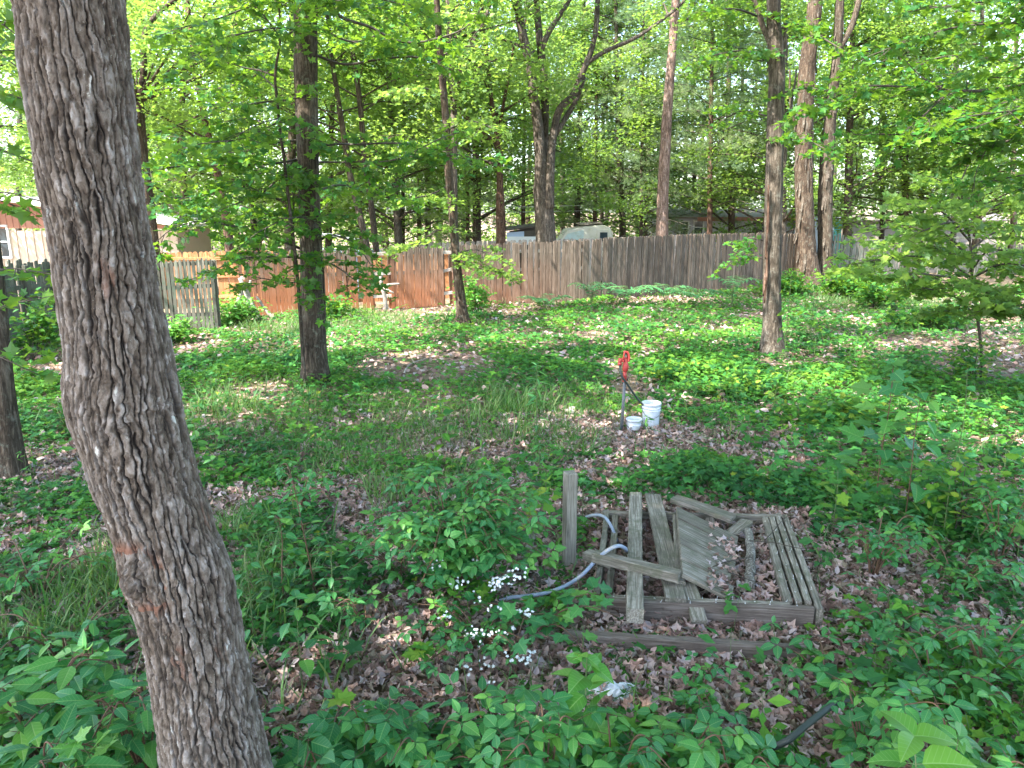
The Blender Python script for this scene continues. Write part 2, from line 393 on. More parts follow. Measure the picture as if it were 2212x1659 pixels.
def wood_mat(name, c0, c1, c2, moss=None, axis='X', low=None):
    """weathered boards: grain along the object's X (or Z) axis; tint attribute shifts each board"""
    m, t, nd, lk = M(name)
    tc = nd.new("ShaderNodeTexCoord"); at_ = nd.new("ShaderNodeAttribute"); at_.attribute_name = "tint"
    s = (1.2, 26, 26) if axis == 'X' else (26, 26, 1.2)
    add = nd.new("ShaderNodeVectorMath"); add.operation = 'ADD'; cmb = nd.new("ShaderNodeCombineXYZ")
    tm = mth(nd, lk, 'MULTIPLY', at_.outputs["Fac"], 37.0)
    for i in range(3): lk.new(tm, cmb.inputs[i])
    lk.new(tc.outputs["Object"], add.inputs[0]); lk.new(cmb.outputs[0], add.inputs[1])
    g = noise(nd, lk, mapv(nd, lk, add.outputs[0], s), 3.2, 6, .68, .4)
    big = noise(nd, lk, add.outputs[0], 3.0, 4, .6)
    r = ramp(nd, [(.34, c0), (.5, c1), (.66, c2)]); lk.new(mth(nd, lk, 'ADD', mth(nd, lk, 'MULTIPLY', g, .75), mth(nd, lk, 'MULTIPLY', big, .25)), r.inputs[0])
    hv = nd.new("ShaderNodeHueSaturation"); lk.new(r.outputs[0], hv.inputs["Color"]); lk.new(mth(nd, lk, 'MULTIPLY_ADD', at_.outputs["Fac"], .55, .72), hv.inputs["Value"])
    out = hv.outputs[0]
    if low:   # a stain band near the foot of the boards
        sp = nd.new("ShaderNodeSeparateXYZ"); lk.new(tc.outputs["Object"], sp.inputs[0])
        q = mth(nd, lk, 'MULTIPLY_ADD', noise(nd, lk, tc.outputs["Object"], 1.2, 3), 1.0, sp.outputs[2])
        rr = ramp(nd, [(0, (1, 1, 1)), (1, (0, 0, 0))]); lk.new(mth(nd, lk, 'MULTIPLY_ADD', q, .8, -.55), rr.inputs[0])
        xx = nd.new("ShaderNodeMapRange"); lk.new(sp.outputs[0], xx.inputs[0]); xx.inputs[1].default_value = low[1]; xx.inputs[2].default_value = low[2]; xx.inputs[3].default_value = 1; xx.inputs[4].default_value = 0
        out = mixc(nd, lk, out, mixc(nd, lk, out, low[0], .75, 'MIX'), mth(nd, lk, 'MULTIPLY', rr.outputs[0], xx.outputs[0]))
    if moss:
        n3 = noise(nd, lk, tc.outputs["Object"], 9, 6, .75); r3 = ramp(nd, [(.48, (0, 0, 0)), (.62, (1, 1, 1))]); lk.new(n3, r3.inputs[0])
        out = mixc(nd, lk, out, moss, mth(nd, lk, 'MULTIPLY', r3.outputs[0], .65))
    p = nd.new("ShaderNodeBsdfPrincipled"); lk.new(out, p.inputs["Base Color"]); p.inputs["Roughness"].default_value = .85; p.inputs["Specular IOR Level"].default_value = .2
    b = nd.new("ShaderNodeBump"); b.inputs["Strength"].default_value = .6; b.inputs["Distance"].default_value = .004; lk.new(g, b.inputs["Height"]); lk.new(b.outputs[0], p.inputs["Normal"])
    o = nd.new("ShaderNodeOutputMaterial"); lk.new(p.outputs[0], o.inputs[0]); return m

MAT = {}
MAT['near_leaf'] = leaf_mat("near_leaf", [(.02, .13, .045), (.035, .19, .06), (.055, .23, .055), (.12, .30, .045)], (.16, .46, .07), .42, .38, .35, True)
MAT['bright_leaf'] = leaf_mat("bright_leaf", [(.045, .18, .03), (.075, .25, .035), (.13, .31, .035)], (.28, .50, .04), .38, .38, .4, True)
MAT['maple_leaf'] = leaf_mat("maple_leaf", [(.02, .09, .025), (.03, .13, .028), (.05, .17, .025), (.12, .24, .02)], (.30, .50, .02), .5, .42, .2)
MAT['low_leaf'] = leaf_mat("low_leaf", [(.018, .085, .028), (.035, .145, .035), (.05, .185, .035), (.08, .24, .03), (.13, .27, .03), (.22, .29, .035)], (.22, .42, .03), .55, .35, .18)
MAT['grass'] = leaf_mat("grass", [(.025, .11, .03), (.045, .16, .035), (.08, .20, .04), (.20, .23, .08)], (.25, .40, .05), .55, .35, .2)
MAT['far_leaf'] = leaf_mat("far_leaf", [(.06, .14, .04), (.09, .18, .045), (.13, .23, .04), (.19, .28, .04)], (.38, .58, .07), .5, .50, .3)
MAT['shade_canopy_leaf'] = leaf_mat("shade_canopy_leaf", [(.04, .12, .03), (.06, .15, .03), (.09, .18, .03)], (.24, .42, .05), .5, .40, .3)
MAT['pine_leaf'] = leaf_mat("pine_leaf", [(.11, .20, .11), (.16, .25, .13), (.22, .30, .14), (.29, .35, .15)], (.36, .50, .18), .5, .40, .3)
MAT['fern'] = leaf_mat("fern", [(.05, .18, .07), (.08, .24, .09)], (.25, .45, .10), .5, .35, .3)
MAT['litter'] = leaf_mat("litter", [(.10, .06, .05), (.20, .13, .11), (.31, .205, .17), (.42, .29, .25), (.38, .33, .34), (.52, .39, .33)], (.35, .18, .09), .75, .15, .2)
MAT['stem'] = simple("stem", (.08, .12, .04), .6)
MAT['red_stem'] = simple("red_stem", (.10, .055, .03), .6)
MAT['twig'] = simple("twig", (.055, .045, .035), .8)
MAT['petal'] = simple("petal", (.62, .64, .64), .6, var=.05)
MAT['bark_big'] = None
MAT['bark_brown'] = bark_mat("bark_brown", (.018, .012, .009), (.075, .053, .038), (.15, .113, .085), (.20, .21, .18))
MAT['bark_dark'] = bark_mat("bark_dark", (.02, .015, .011), (.075, .058, .043), (.155, .125, .098), (.18, .20, .16))
MAT['bark_grey'] = bark_mat("bark_grey", (.022, .017, .013), (.095, .078, .062), (.18, .15, .125), (.24, .24, .21))
MAT['bark_red'] = bark_mat("bark_red", (.025, .014, .010), (.115, .068, .048), (.21, .135, .10), (.24, .21, .18))
MAT['bark_pink'] = bark_mat("bark_pink", (.05, .03, .022), (.21, .145, .115), (.35, .26, .22), (.40, .36, .32))
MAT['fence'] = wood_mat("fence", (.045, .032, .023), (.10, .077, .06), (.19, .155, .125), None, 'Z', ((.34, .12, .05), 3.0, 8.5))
MAT['fence_grey'] = wood_mat("fence_grey", (.05, .047, .036), (.12, .112, .09), (.22, .21, .18), (.09, .13, .09), 'Z')
MAT['cedar'] = wood_mat("cedar", (.20, .085, .035), (.38, .18, .08), (.50, .27, .14), None, 'Z')
MAT['pale_fence'] = wood_mat("pale_fence", (.24, .20, .17), (.38, .32, .28), (.52, .46, .42), None, 'Z')
MAT['lumber'] = wood_mat("lumber", (.05, .042, .032), (.165, .148, .118), (.34, .31, .265), (.09, .095, .06))
MAT['lumber_brown'] = wood_mat("lumber_brown", (.055, .043, .034), (.125, .10, .083), (.23, .20, .175), None)
MAT['post'] = wood_mat("post", (.06, .055, .045), (.17, .155, .125), (.31, .285, .235), None, 'Z')

# ================================================================== GROUND
def ground_mat():
    m, t, nd, lk = M("ground")
    tc = nd.new("ShaderNodeTexCoord"); P = tc.outputs["Object"]
    vo = nd.new("ShaderNodeTexVoronoi"); vo.inputs["Scale"].default_value = 16; lk.new(P, vo.inputs["Vector"])
    r = ramp(nd, [(0, (.085, .055, .04)), (.35, (.17, .11, .08)), (.7, (.26, .18, .14)), (1, (.33, .25, .20))])
    sp = nd.new("ShaderNodeSeparateColor"); lk.new(vo.outputs["Color"], sp.inputs[0])
    lk.new(mth(nd, lk, 'MULTIPLY_ADD', sp.outputs[0], .6, mth(nd, lk, 'MULTIPLY', noise(nd, lk, P, 40, 4, .7), .4)), r.inputs[0])
    g = noise(nd, lk, P, 1.1, 5, .65); rg = ramp(nd, [(.42, (0, 0, 0)), (.58, (1, 1, 1))]); lk.new(g, rg.inputs[0])
    col = mixc(nd, lk, r.outputs[0], (.06, .085, .03), mth(nd, lk, 'MULTIPLY', rg.outputs[0], .45))
    p = nd.new("ShaderNodeBsdfPrincipled"); lk.new(col, p.inputs["Base Color"]); p.inputs["Roughness"].default_value = .95; p.inputs["Specular IOR Level"].default_value = .1
    b = nd.new("ShaderNodeBump"); b.inputs["Strength"].default_value = .8; b.inputs["Distance"].default_value = .02; lk.new(vo.outputs["Distance"], b.inputs["Height"]); lk.new(b.outputs[0], p.inputs["Normal"])
    o = nd.new("ShaderNodeOutputMaterial"); lk.new(p.outputs[0], o.inputs[0]); return m
MAT['ground'] = ground_mat()
def build_ground():
    xs = np.concatenate([-np.geomspace(260, 22, 26), np.arange(-20, 28, .16), np.geomspace(29, 260, 26)])
    ys = np.concatenate([[-60, -40, -25, -15, -10, -7, -5, -3], np.arange(-2, 36, .16), np.geomspace(37, 420, 34)])
    X, Y = np.meshgrid(xs, ys); Z = gh(X, Y)
    nx, ny = len(xs), len(ys); i = np.arange(ny - 1)[:, None] * nx; j = np.arange(nx - 1)[None]
    F = np.stack([i + j, i + j + 1, i + nx + j + 1, i + nx + j], -1).reshape(-1, 4)
    m = MB(); m.add(np.stack([X, Y, Z], -1).reshape(-1, 3), f4=F)
    o = m.build("ground", MAT['ground']); o["kind"] = "structure"
build_ground()

# ================================================================== FENCES
def picket_panel(x0, y0, x1, y1, z0, zt0, zt1, rs, wd=.085, tip='round', gaps=0.004, miss=(), jit=.02, lean=.012, foot=.03):
    """a run of vertical pickets from (x0,y0) to (x1,y1); tops from zt0 to zt1"""
    mb = MB(); L = math.hypot(x1 - x0, y1 - y0); n = max(1, int(L / (wd + gaps))); d = np.array([(x1 - x0) / L, (y1 - y0) / L]); nn = np.array([d[1], -d[0]])
    for k in range(n):
        f = (k + .5) / n
        if any(a <= f <= b for a, b in miss): continue
        c = np.array([x0, y0]) + d * L * f
        w_ = wd * rs.uniform(.88, 1.0) / 2; zt = zt0 + (zt1 - zt0) * f + rs.normal(0, jit); zb = float(gh(*c)) + rs.uniform(0, foot) + z0
        th = .011; off = rs.normal(0, .004)
        if tip == 'round': prof = [(-w_, zb), (w_, zb), (w_, zt - .055), (w_ * .8, zt - .02), (w_ * .4, zt), (-w_ * .4, zt), (-w_ * .8, zt - .02), (-w_, zt - .055)]
        elif tip == 'point': prof = [(-w_, zb), (w_, zb), (w_, zt - .07), (w_ * .25, zt), (-w_ * .25, zt), (-w_, zt - .07)]
        else: prof = [(-w_, zb), (w_, zb), (w_, zt - .02), (w_ * .6, zt), (-w_ * .6, zt), (-w_, zt - .02)]
        ln = rs.normal(0, lean)
        V = []
        for s in (-th, th):
            for (u, z) in prof:
                uu = u + ln * (z - zb); q = c + d * uu + nn * (s + off + .006 * ((z - zb)) * rs.normal(0, .3))
                V.append([q[0], q[1], z])
        m = len(prof); V = np.array(V)
        F4 = [[i, (i + 1) % m, m + (i + 1) % m, m + i] for i in range(m)]
        c0 = V[:m].mean(0); c1 = V[m:].mean(0); V = np.concatenate([V, [c0, c1]])
        F3 = [[2 * m, (i + 1) % m, i] for i in range(m)] + [[2 * m + 1, m + i, m + (i + 1) % m] for i in range(m)]
        mb.add(V, f3=F3, f4=F4, tint=rs.uniform(0, 1), smooth=False)
    return mb
def rail(p0, p1, h=.085, t=.04, tint=.5):
    mb = MB(); p0 = np.array(p0, float); p1 = np.array(p1, float); box(mb, (p0 + p1) / 2, (np.linalg.norm(p1 - p0), t, h), axes(p1 - p0), tint, .004); return mb
def fence_run(name, label, pts, mat, tip='round', seed=1, side=1, group=None, miss={}, rails=(.35, .95, 1.45), railmat=None, wd=.085, jit=.02, lean=.012, gaps=.004, foot=.03):
    """pts: list of (x, y, ztop). side=+1: rails behind the boards as seen from the yard"""
    rs = np.random.RandomState(seed); x0, y0, _ = pts[0]
    e = empty(name, (x0, y0, float(gh(x0, y0)))); tag(e, label, "fence", group)
    for k in range(len(pts) - 1):
        a, b = pts[k], pts[k + 1]
        picket_panel(a[0], a[1], b[0], b[1], 0, a[2], b[2], rs, wd, tip, gaps, miss.get(k, ()), jit, lean, foot).build("picket_panel", mat, e)
        d = np.array([b[0] - a[0], b[1] - a[1]]); d /= np.linalg.norm(d); nn = np.array([-d[1], d[0]]) * side
        for h in rails:
            za = float(gh(a[0], a[1])); zb = float(gh(b[0], b[1]))
            o_ = nn * .036
            rail((a[0] + o_[0], a[1] + o_[1], za + h), (b[0] + o_[0], b[1] + o_[1], zb + h + rs.normal(0, .02)), tint=rs.uniform(0, 1)).build("rail", railmat or mat, e)
    for k, p in enumerate(pts):
        d = np.array([pts[min(k + 1, len(pts) - 1)][0] - pts[max(k - 1, 0)][0], pts[min(k + 1, len(pts) - 1)][1] - pts[max(k - 1, 0)][1]]); d /= np.linalg.norm(d); nn = np.array([-d[1], d[0]]) * side
        z = float(gh(p[0], p[1])); m = MB(); box(m, (p[0] + nn[0] * .105, p[1] + nn[1] * .105, z + (p[2] - z) / 2 - .08), (.09, .09, p[2] - z + .06), axes((d[0], d[1], 0)), .3, .006)
        m.build("post", mat, e)
    return e
def fpt(px, pyb, pyt):
    g = gp(px, pyb); t = at(px, pyt, g[1]); return (g[0], g[1], t[2])
FPTS = [(527, 684, 546), (640, 678, 541), (810, 670, 536)]
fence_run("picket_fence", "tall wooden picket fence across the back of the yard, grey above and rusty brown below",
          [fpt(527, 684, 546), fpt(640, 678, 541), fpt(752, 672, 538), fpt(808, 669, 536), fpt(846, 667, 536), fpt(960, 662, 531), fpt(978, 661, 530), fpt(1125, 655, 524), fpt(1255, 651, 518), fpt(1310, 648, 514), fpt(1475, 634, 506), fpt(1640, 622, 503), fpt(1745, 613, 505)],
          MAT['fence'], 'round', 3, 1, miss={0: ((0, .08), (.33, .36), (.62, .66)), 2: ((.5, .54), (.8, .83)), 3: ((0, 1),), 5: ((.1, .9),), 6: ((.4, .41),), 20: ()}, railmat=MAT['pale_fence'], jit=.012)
fence_run("leaning_fence", "dark worn picket fence sagging behind the low maple at the right end of the yard",
          [fpt(1770, 612, 508), fpt(1860, 608, 520), fpt(1948, 604, 528), fpt(2040, 601, 531), fpt(2140, 596, 533), fpt(2330, 590, 530)],
          MAT['fence_grey'], 'flat', 5, 1, miss={1: ((.85, .9),), 2: ((.02, .10), (.3, .38), (.62, .8)), 3: ((.1, .2), (.5, .6), (.72, .9)), 4: ((.05, .2), (.4, .5))}, jit=.05, lean=.03, gaps=.01)
fence_run("stockade_fence", "dark grey pointed stockade fence panel with light showing between its boards",
          [fpt(135, 727, 566), fpt(300, 718, 562), fpt(380, 715, 562), fpt(473, 711, 557)], MAT['fence_grey'], 'point', 8, 1, jit=.015, gaps=.012, wd=.075, lean=.004)
fence_run("side_fence", "weathered side fence seen from its rail side with posts, beside the house",
          [fpt(-120, 800, 572), fpt(0, 762, 570), fpt(66, 740, 568), fpt(133, 725, 566)], MAT['fence_grey'], 'flat', 9, -1, jit=.03, rails=(.25, 1.15), miss={2: ((.0, .02),)})
_zc = lambda px, py, Y: (at(px, py, Y)[0], Y, at(px, py, Y)[2])
fence_run("cedar_fence", "reddish cedar board fence glimpsed through gaps of the grey fence",
          [_zc(330, 546, 21), _zc(560, 540, 21.6), _zc(760, 548, 22.4), _zc(1010, 545, 23.2)], MAT['cedar'], 'round', 12, -1, rails=(.3, .9, 1.4), wd=.14, jit=.006)
fence_run("whitewashed_fence", "low pale fence in front of the old camper trailer",
          [_zc(905, 524, 30), _zc(1060, 520, 30), _zc(1190, 517, 30), _zc(1340, 513, 30.5), _zc(1480, 507, 31)], MAT['pale_fence'], 'round', 13, 1, rails=(.5, 1.6), wd=.14, jit=.01)

# ================================================================== BUILDINGS AND VEHICLES BEYOND THE FENCE
MAT['cream_siding'] = simple("cream_siding", (.50, .39, .30), .6, var=.05, scale=2)
MAT['brown_siding'] = simple("brown_siding", (.36, .17, .12), .7, var=.12, scale=3)
MAT['white_metal'] = simple("white_metal", (.78, .78, .77), .4, var=.05, scale=3)
MAT['roof_metal'] = simple("roof_metal", (.80, .76, .76), .45, var=.06, scale=2)
MAT['grey_siding'] = simple("grey_siding", (.55, .54, .60), .6, var=.06, scale=2, dirt=(.4, .38, .40))
MAT['tan_roof'] = simple("tan_roof", (.28, .24, .20), .8, var=.15, scale=5)
MAT['dark_glass'] = simple("dark_glass", (.03, .045, .055), .08, var=.1, spec=.8)
MAT['camper_skin'] = simple("camper_skin", (.60, .57, .50), .5, var=.10, scale=2, dirt=(.45, .42, .30))
MAT['camper_front'] = simple("camper_front", (.46, .55, .55), .5, var=.16, scale=4, dirt=(.35, .38, .30))
MAT['shed_blue'] = simple("shed_blue", (.42, .52, .68), .5, var=.08, scale=2)
MAT['shed_dark'] = simple("shed_dark", (.09, .075, .06), .8, var=.2, scale=5)
MAT['truck_blue'] = simple("truck_blue", (.50, .60, .74), .45, var=.05, scale=2)
MAT['teal'] = simple("teal", (.10, .42, .42), .5)
MAT['car_paint'] = simple("car_paint", (.35, .50, .58), .25, var=.04, spec=.6)
MAT['tyre'] = simple("tyre", (.03, .03, .03), .8)
MAT['wire'] = simple("wire", (.55, .56, .56), .5)

def slab(mb, P, th=.04, tint=.5):
    """thick sheet from a planar polygon P (list of 3D pts)"""
    P = np.array(P, float); n = np.cross(P[1] - P[0], P[2] - P[0]); n /= np.linalg.norm(n); m = len(P)
    V = np.concatenate([P + n * th / 2, P - n * th / 2]); c = len(V); V = np.concatenate([V, [V[:m].mean(0), V[m:2 * m].mean(0)]])
    F3 = [[c, i, (i + 1) % m] for i in range(m)] + [[c + 1, m + (i + 1) % m, m + i] for i in range(m)]
    F4 = [[i, m + i, m + (i + 1) % m, (i + 1) % m] for i in range(m)]
    mb.add(V, f3=F3, f4=F4, tint=tint, smooth=False); return mb
def window(parent, c, w_, h_, y_in=.0, frame=MAT['white_metal'], cols=1):
    f = MB(); t = .07
    box(f, (c[0], c[1], c[2] + h_ / 2), (w_ + t, .06, t)); box(f, (c[0], c[1], c[2] - h_ / 2), (w_ + t, .06, t))
    box(f, (c[0] - w_ / 2, c[1], c[2]), (t, .054, h_ - t)); box(f, (c[0] + w_ / 2, c[1], c[2]), (t, .054, h_ - t)); box(f, (c[0], c[1], c[2]), (w_ - t, .045, t * .6))
    for k in range(1, cols): box(f, (c[0] - w_ / 2 + w_ * k / cols, c[1], c[2]), (t * .7, .05, h_ - t))
    fo = f.build("window", frame, None, c); fo.parent = parent; fo.location = tuple(np.array(c) - np.array(parent.location))
    g = MB(); box(g, (0, .012, 0), (w_ - .01, .012, h_ - .01)); go = g.build("pane", MAT['dark_glass'], None, (0, 0, 0)); go.parent = fo
    return fo
def house():
    Y = 27.0; xl = at(-150, 0, Y)[0]; xr = at(362, 0, Y)[0]; zr = at(-60, 428, Y)[2]; ze = at(372, 487, Y)[2]; zb = float(gh((xl + xr) / 2, Y)) - .1
    xm = at(-60, 0, Y)[0]; xl2 = xm - (xr - xm)
    e = empty("bungalow", ((xm), Y, zb)); tag(e, "cream bungalow with reddish gable and white metal roof behind the side fence", "house")
    zw = ze - .18; zg = at(100, 493, Y)[2]
    m = MB(); n = int((xr - .4 - xl2) / .3)
    slab(m, [(xl2 + .4, Y, zb), (xr - .5, Y, zb), (xr - .5, Y, zw), (xl2 + .4, Y, zw)], .1)
    for k in range(n): box(m, (xl2 + .5 + k * .3, Y - .06, (zb + zg) / 2), (.03, .03, zg - zb))
    slab(m, [(xr - .55, Y + .06, zb), (xr - .55, Y + 3, zb), (xr - .55, Y + 3, zw), (xr - .55, Y + .06, zw)], .1)
    m.build("wall", MAT['cream_siding'], e)
    m = MB(); sl = (zr - ze) / (xr - xm)
    slab(m, [(xl2 + .4, Y - .07, zg), (xr - .5, Y - .07, zg), (xr - .5, Y - .07, ze + sl * .5 - .12), (xm, Y - .07, zr - .12), (xl2 + .5, Y - .07, ze + sl * .5 - .12)], .04)
    for k in range(int((xr - xl2 - 1) / .22)):
        x = xl2 + .6 + k * .22; zt = zr - .14 - sl * abs(x - xm)
        if zt > zg + .1: box(m, (x, Y - .10, (zg + zt) / 2), (.02, .02, zt - zg - .02))
    m.build("gable", MAT['brown_siding'], e)
    m = MB()
    for s, x_ in ((1, xr), (-1, xl2)):
        slab(m, [(xm, Y - .55, zr), (x_, Y - .55, ze), (x_, Y + 3.4, ze), (xm, Y + 3.4, zr)], .09)
        for k in range(9):
            yy = Y - .5 + k * .45; slab(m, [(xm, yy, zr + .06), (x_, yy, ze + .06), (x_, yy + .03, ze + .06), (xm, yy + .03, zr + .06)], .03)
    m.build("roof", MAT['roof_metal'], e)
    c = at(0, 522, Y - .08); window(e, (c[0] - .25, Y - .08, c[2]), 1.15, 1.1)
house()
def mobile_home():
    Y = 40.0; xl = at(1450, 0, Y)[0]; xr = at(1790, 0, Y)[0]; zt = at(1500, 472, Y)[2]; zb = float(gh((xl + xr) / 2, Y)); zr = at(1550, 456, Y + 2)[2]
    e = empty("mobile_home", ((xl + xr) / 2, Y, zb)); tag(e, "pale lavender mobile home with brown fascia beyond the grey fence", "mobile home")
    m = MB(); box(m, ((xl + xr) / 2, Y + 2.1, (zb + zt) / 2), (xr - xl, 4.2, zt - zb))
    for k in range(int((xr - xl) / .4)): box(m, (xl + .2 + k * .4, Y - .012, (zb + zt) / 2), (.02, .02, zt - zb - .04))
    m.build("wall", MAT['grey_siding'], e)
    m = MB(); slab(m, [(xl - .2, Y - .4, zt + .05), (xr + .2, Y - .4, zt + .05), (xr + .2, Y + 2.1, zr + .1), (xl - .2, Y + 2.1, zr + .1)], .05); slab(m, [(xl - .2, Y + 4.6, zt + .05), (xr + .2, Y + 4.6, zt + .05), (xr + .2, Y + 2.1, zr + .1), (xl - .2, Y + 2.1, zr + .1)], .05)
    m.build("roof", MAT['tan_roof'], e)
    m = MB(); box(m, ((xl + xr) / 2 + .9, Y - .42, zt - .02), (xr - xl - 1.8, .05, .2)); m.build("fascia", MAT['brown_siding'], e)
    c = at(1509, 491, Y - .04); window(e, (c[0], Y - .04, c[2]), .5, .7)
    c = at(1478, 493, Y - .04); window(e, (c[0], Y - .04, c[2]), .45, .7)
    c = at(1640, 490, Y - .04); window(e, (c[0], Y - .04, c[2]), .8, .7)
mobile_home()
def camper():
    Y = 34.0; xl, xr = at(1196, 0, Y)[0], at(1342, 0, Y)[0]; zt = at(1300, 487, Y)[2]; zl = at(1215, 497, Y)[2]; zb = float(gh(xl, Y)) + .35
    e = empty("camper_trailer", ((xl + xr) / 2, Y, zb - .35)); tag(e, "old off-white camper trailer with rounded ends parked beyond the fence", "camper trailer")
    pr = [(xl + .25, zb), (xl + .02, zb + .5), (xl + .03, zb + 1.1), (xl + .25, zb + 1.6), (xl + .7, zl), (xl + 1.5, zt - .04), (xr - .5, zt + .03), (xr - .18, zt - .08), (xr - .02, zt - .35), (xr, zb + .3), (xr - .1, zb)]
    def ex(prf, y0, y1, mat, nm, inset=.12):
        mb = MB(); n = len(prf); cx = np.mean([p[0] for p in prf]); cz = np.mean([p[1] for p in prf]); V = []
        for (yy, s) in ((y0, .955), (y0 + inset * .4, .985), (y0 + inset, 1), (y1 - inset, 1), (y1 - inset * .4, .985), (y1, .955)):
            V += [[cx + (p[0] - cx) * s, yy, cz + (p[1] - cz) * s] for p in prf]
        F = [[k * n + i, k * n + (i + 1) % n, (k + 1) * n + (i + 1) % n, (k + 1) * n + i] for k in range(5) for i in range(n)]
        V += [[cx, y0, cz], [cx, y1, cz]]; F3 = [[6 * n, (i + 1) % n, i] for i in range(n)] + [[6 * n + 1, 5 * n + i, 5 * n + (i + 1) % n] for i in range(n)]
        mb.add(V, f3=F3, f4=F, smooth=False); return mb.build(nm, mat, e)
    ex(pr, Y, Y + 2.2, MAT['camper_skin'], "body")
    m = MB(); xm = xl + (xr - xl) * .52
    slab(m, [(xl + .12, Y - .012, zb + .9), (xm, Y - .012, zb + .9), (xm, Y - .012, zt - .2), (xl + 1.4, Y - .012, zt - .2), (xl + .75, Y - .012, zl - .16), (xl + .3, Y - .012, zb + 1.5)], .02); m.build("side_panel", MAT['camper_front'], e)
    m = MB(); slab(m, [(xl + 1.3, Y + .1, zt + .05), (xr - .5, Y + .1, zt + .10), (xr - .5, Y + 2.1, zt + .10), (xl + 1.3, Y + 2.1, zt + .05)], .05); m.build("roof", MAT['tan_roof'], e)
    m = MB(); box(m, (at(1318, 0, Y)[0], Y - .02, zt - .95), (.62, .03, 1.55), bev=.01); d = m.build("door", MAT['camper_skin'], e)
    m = MB(); box(m, (at(1318, 0, Y)[0], Y - .045, zt - .5), (.34, .02, .4)); m.build("pane", MAT['dark_glass'], e)
    m = MB(); lathe(m, (0, 0, 0), [(.0, -.1), (.2, -.1), (.33, -.07), (.33, .07), (.2, .1), (0, .1)]); V = m.v[0].copy(); m.v[0] = np.stack([V[:, 0], V[:, 2], V[:, 1]], 1) + np.array([xl + 2.2, Y + .15, zb]); m.build("wheel", MAT['tyre'], e)
camper()
def carport():
    Y = 33.0; xl, xr = at(1094, 0, Y)[0], at(1166, 0, Y)[0]; zl, zr = at(1096, 497, Y)[2], at(1160, 488, Y)[2]; zb = float(gh(xl, Y))
    e = empty("shed", ((xl + xr) / 2, Y, zb)); tag(e, "small blue and dark shed with sloping roof left of the camper", "shed")
    m = MB(); slab(m, [(xl, Y, zb), (xl + .75, Y, zb), (xl + .75, Y, zl - .05), (xl, Y, zl - .1)], .06); m.build("wall", MAT['shed_blue'], e)
    m = MB(); slab(m, [(xl + .76, Y, zb), (xr, Y, zb), (xr, Y, zr - .1), (xl + .76, Y, zl - .03)], .06); slab(m, [(xl + .1, Y + 2, zb), (xr, Y + 2, zb), (xr, Y + 2, zr - .1), (xl + .1, Y + 2, zl - .1)], .06); m.build("siding", MAT['shed_dark'], e)
    m = MB(); slab(m, [(xl - .1, Y - .3, zl), (xr + .1, Y - .3, zr), (xr + .1, Y + 2.4, zr + .05), (xl - .1, Y + 2.4, zl + .05)], .07); m.build("roof", MAT['shed_dark'], e)
    m = MB(); box(m, ((xl + xr) / 2, Y - .06, zl - .45), (xr - xl, .04, .35)); m.build("board", MAT['white_metal'], e)
carport()
def blue_trailer():
    Y = 38.0; xl, xr = at(1790, 0, Y)[0], at(1868, 0, Y)[0]; zt = at(1800, 470, Y)[2]; zb = float(gh(xl, Y)) + .4
    e = empty("box_trailer", ((xl + xr) / 2, Y, zb - .4)); tag(e, "pale blue box trailer behind the shaggy twin trunks", "trailer")
    m = MB(); box(m, ((xl + xr) / 2, Y + 2, (zb + zt) / 2), (xr - xl, 4, zt - zb), bev=.08); m.build("body", MAT['truck_blue'], e)
    m = MB(); box(m, (xr - .2, Y - .015, (zb + zt) / 2), (.36, .03, zt - zb - .3)); m.build("end_panel", MAT['teal'], e)
    m = MB(); box(m, (xr - .55, Y - .02, (zb + zt) / 2), (.05, .04, zt - zb - .2)); m.build("trim", MAT['white_metal'], e)
    m = MB(); lathe(m, (0, 0, 0), [(.0, -.1), (.2, -.1), (.36, -.07), (.36, .07), (.2, .1), (0, .1)]); V = m.v[0].copy(); m.v[0] = np.stack([V[:, 0], V[:, 2], V[:, 1]], 1) + np.array([xl + 1., Y + .12, zb]); m.build("wheel", MAT['tyre'], e)
    Y = 42.0; xl, xr = at(1870, 0, Y)[0], at(2230, 0, Y)[0]; zt = at(2000, 476, Y)[2]; zb = float(gh(xl, Y)); zr = zt + .7
    e = empty("cabin", ((xl + xr) / 2, Y, zb)); tag(e, "low tan cabin almost hidden behind the low maple", "house")
    m = MB(); box(m, ((xl + xr) / 2, Y + 2.5, (zb + zt) / 2), (xr - xl, 5, zt - zb)); m.build("wall", MAT['tan_roof'], e)
    m = MB(); slab(m, [(xl - .3, Y - .4, zt), (xr + .3, Y - .4, zt), (xr + .3, Y + 2.5, zr), (xl - .3, Y + 2.5, zr)], .08); slab(m, [(xl - .3, Y + 5.4, zt), (xr + .3, Y + 5.4, zt), (xr + .3, Y + 2.5, zr), (xl - .3, Y + 2.5, zr)], .08); m.build("roof", MAT['tan_roof'], e)
blue_trailer()
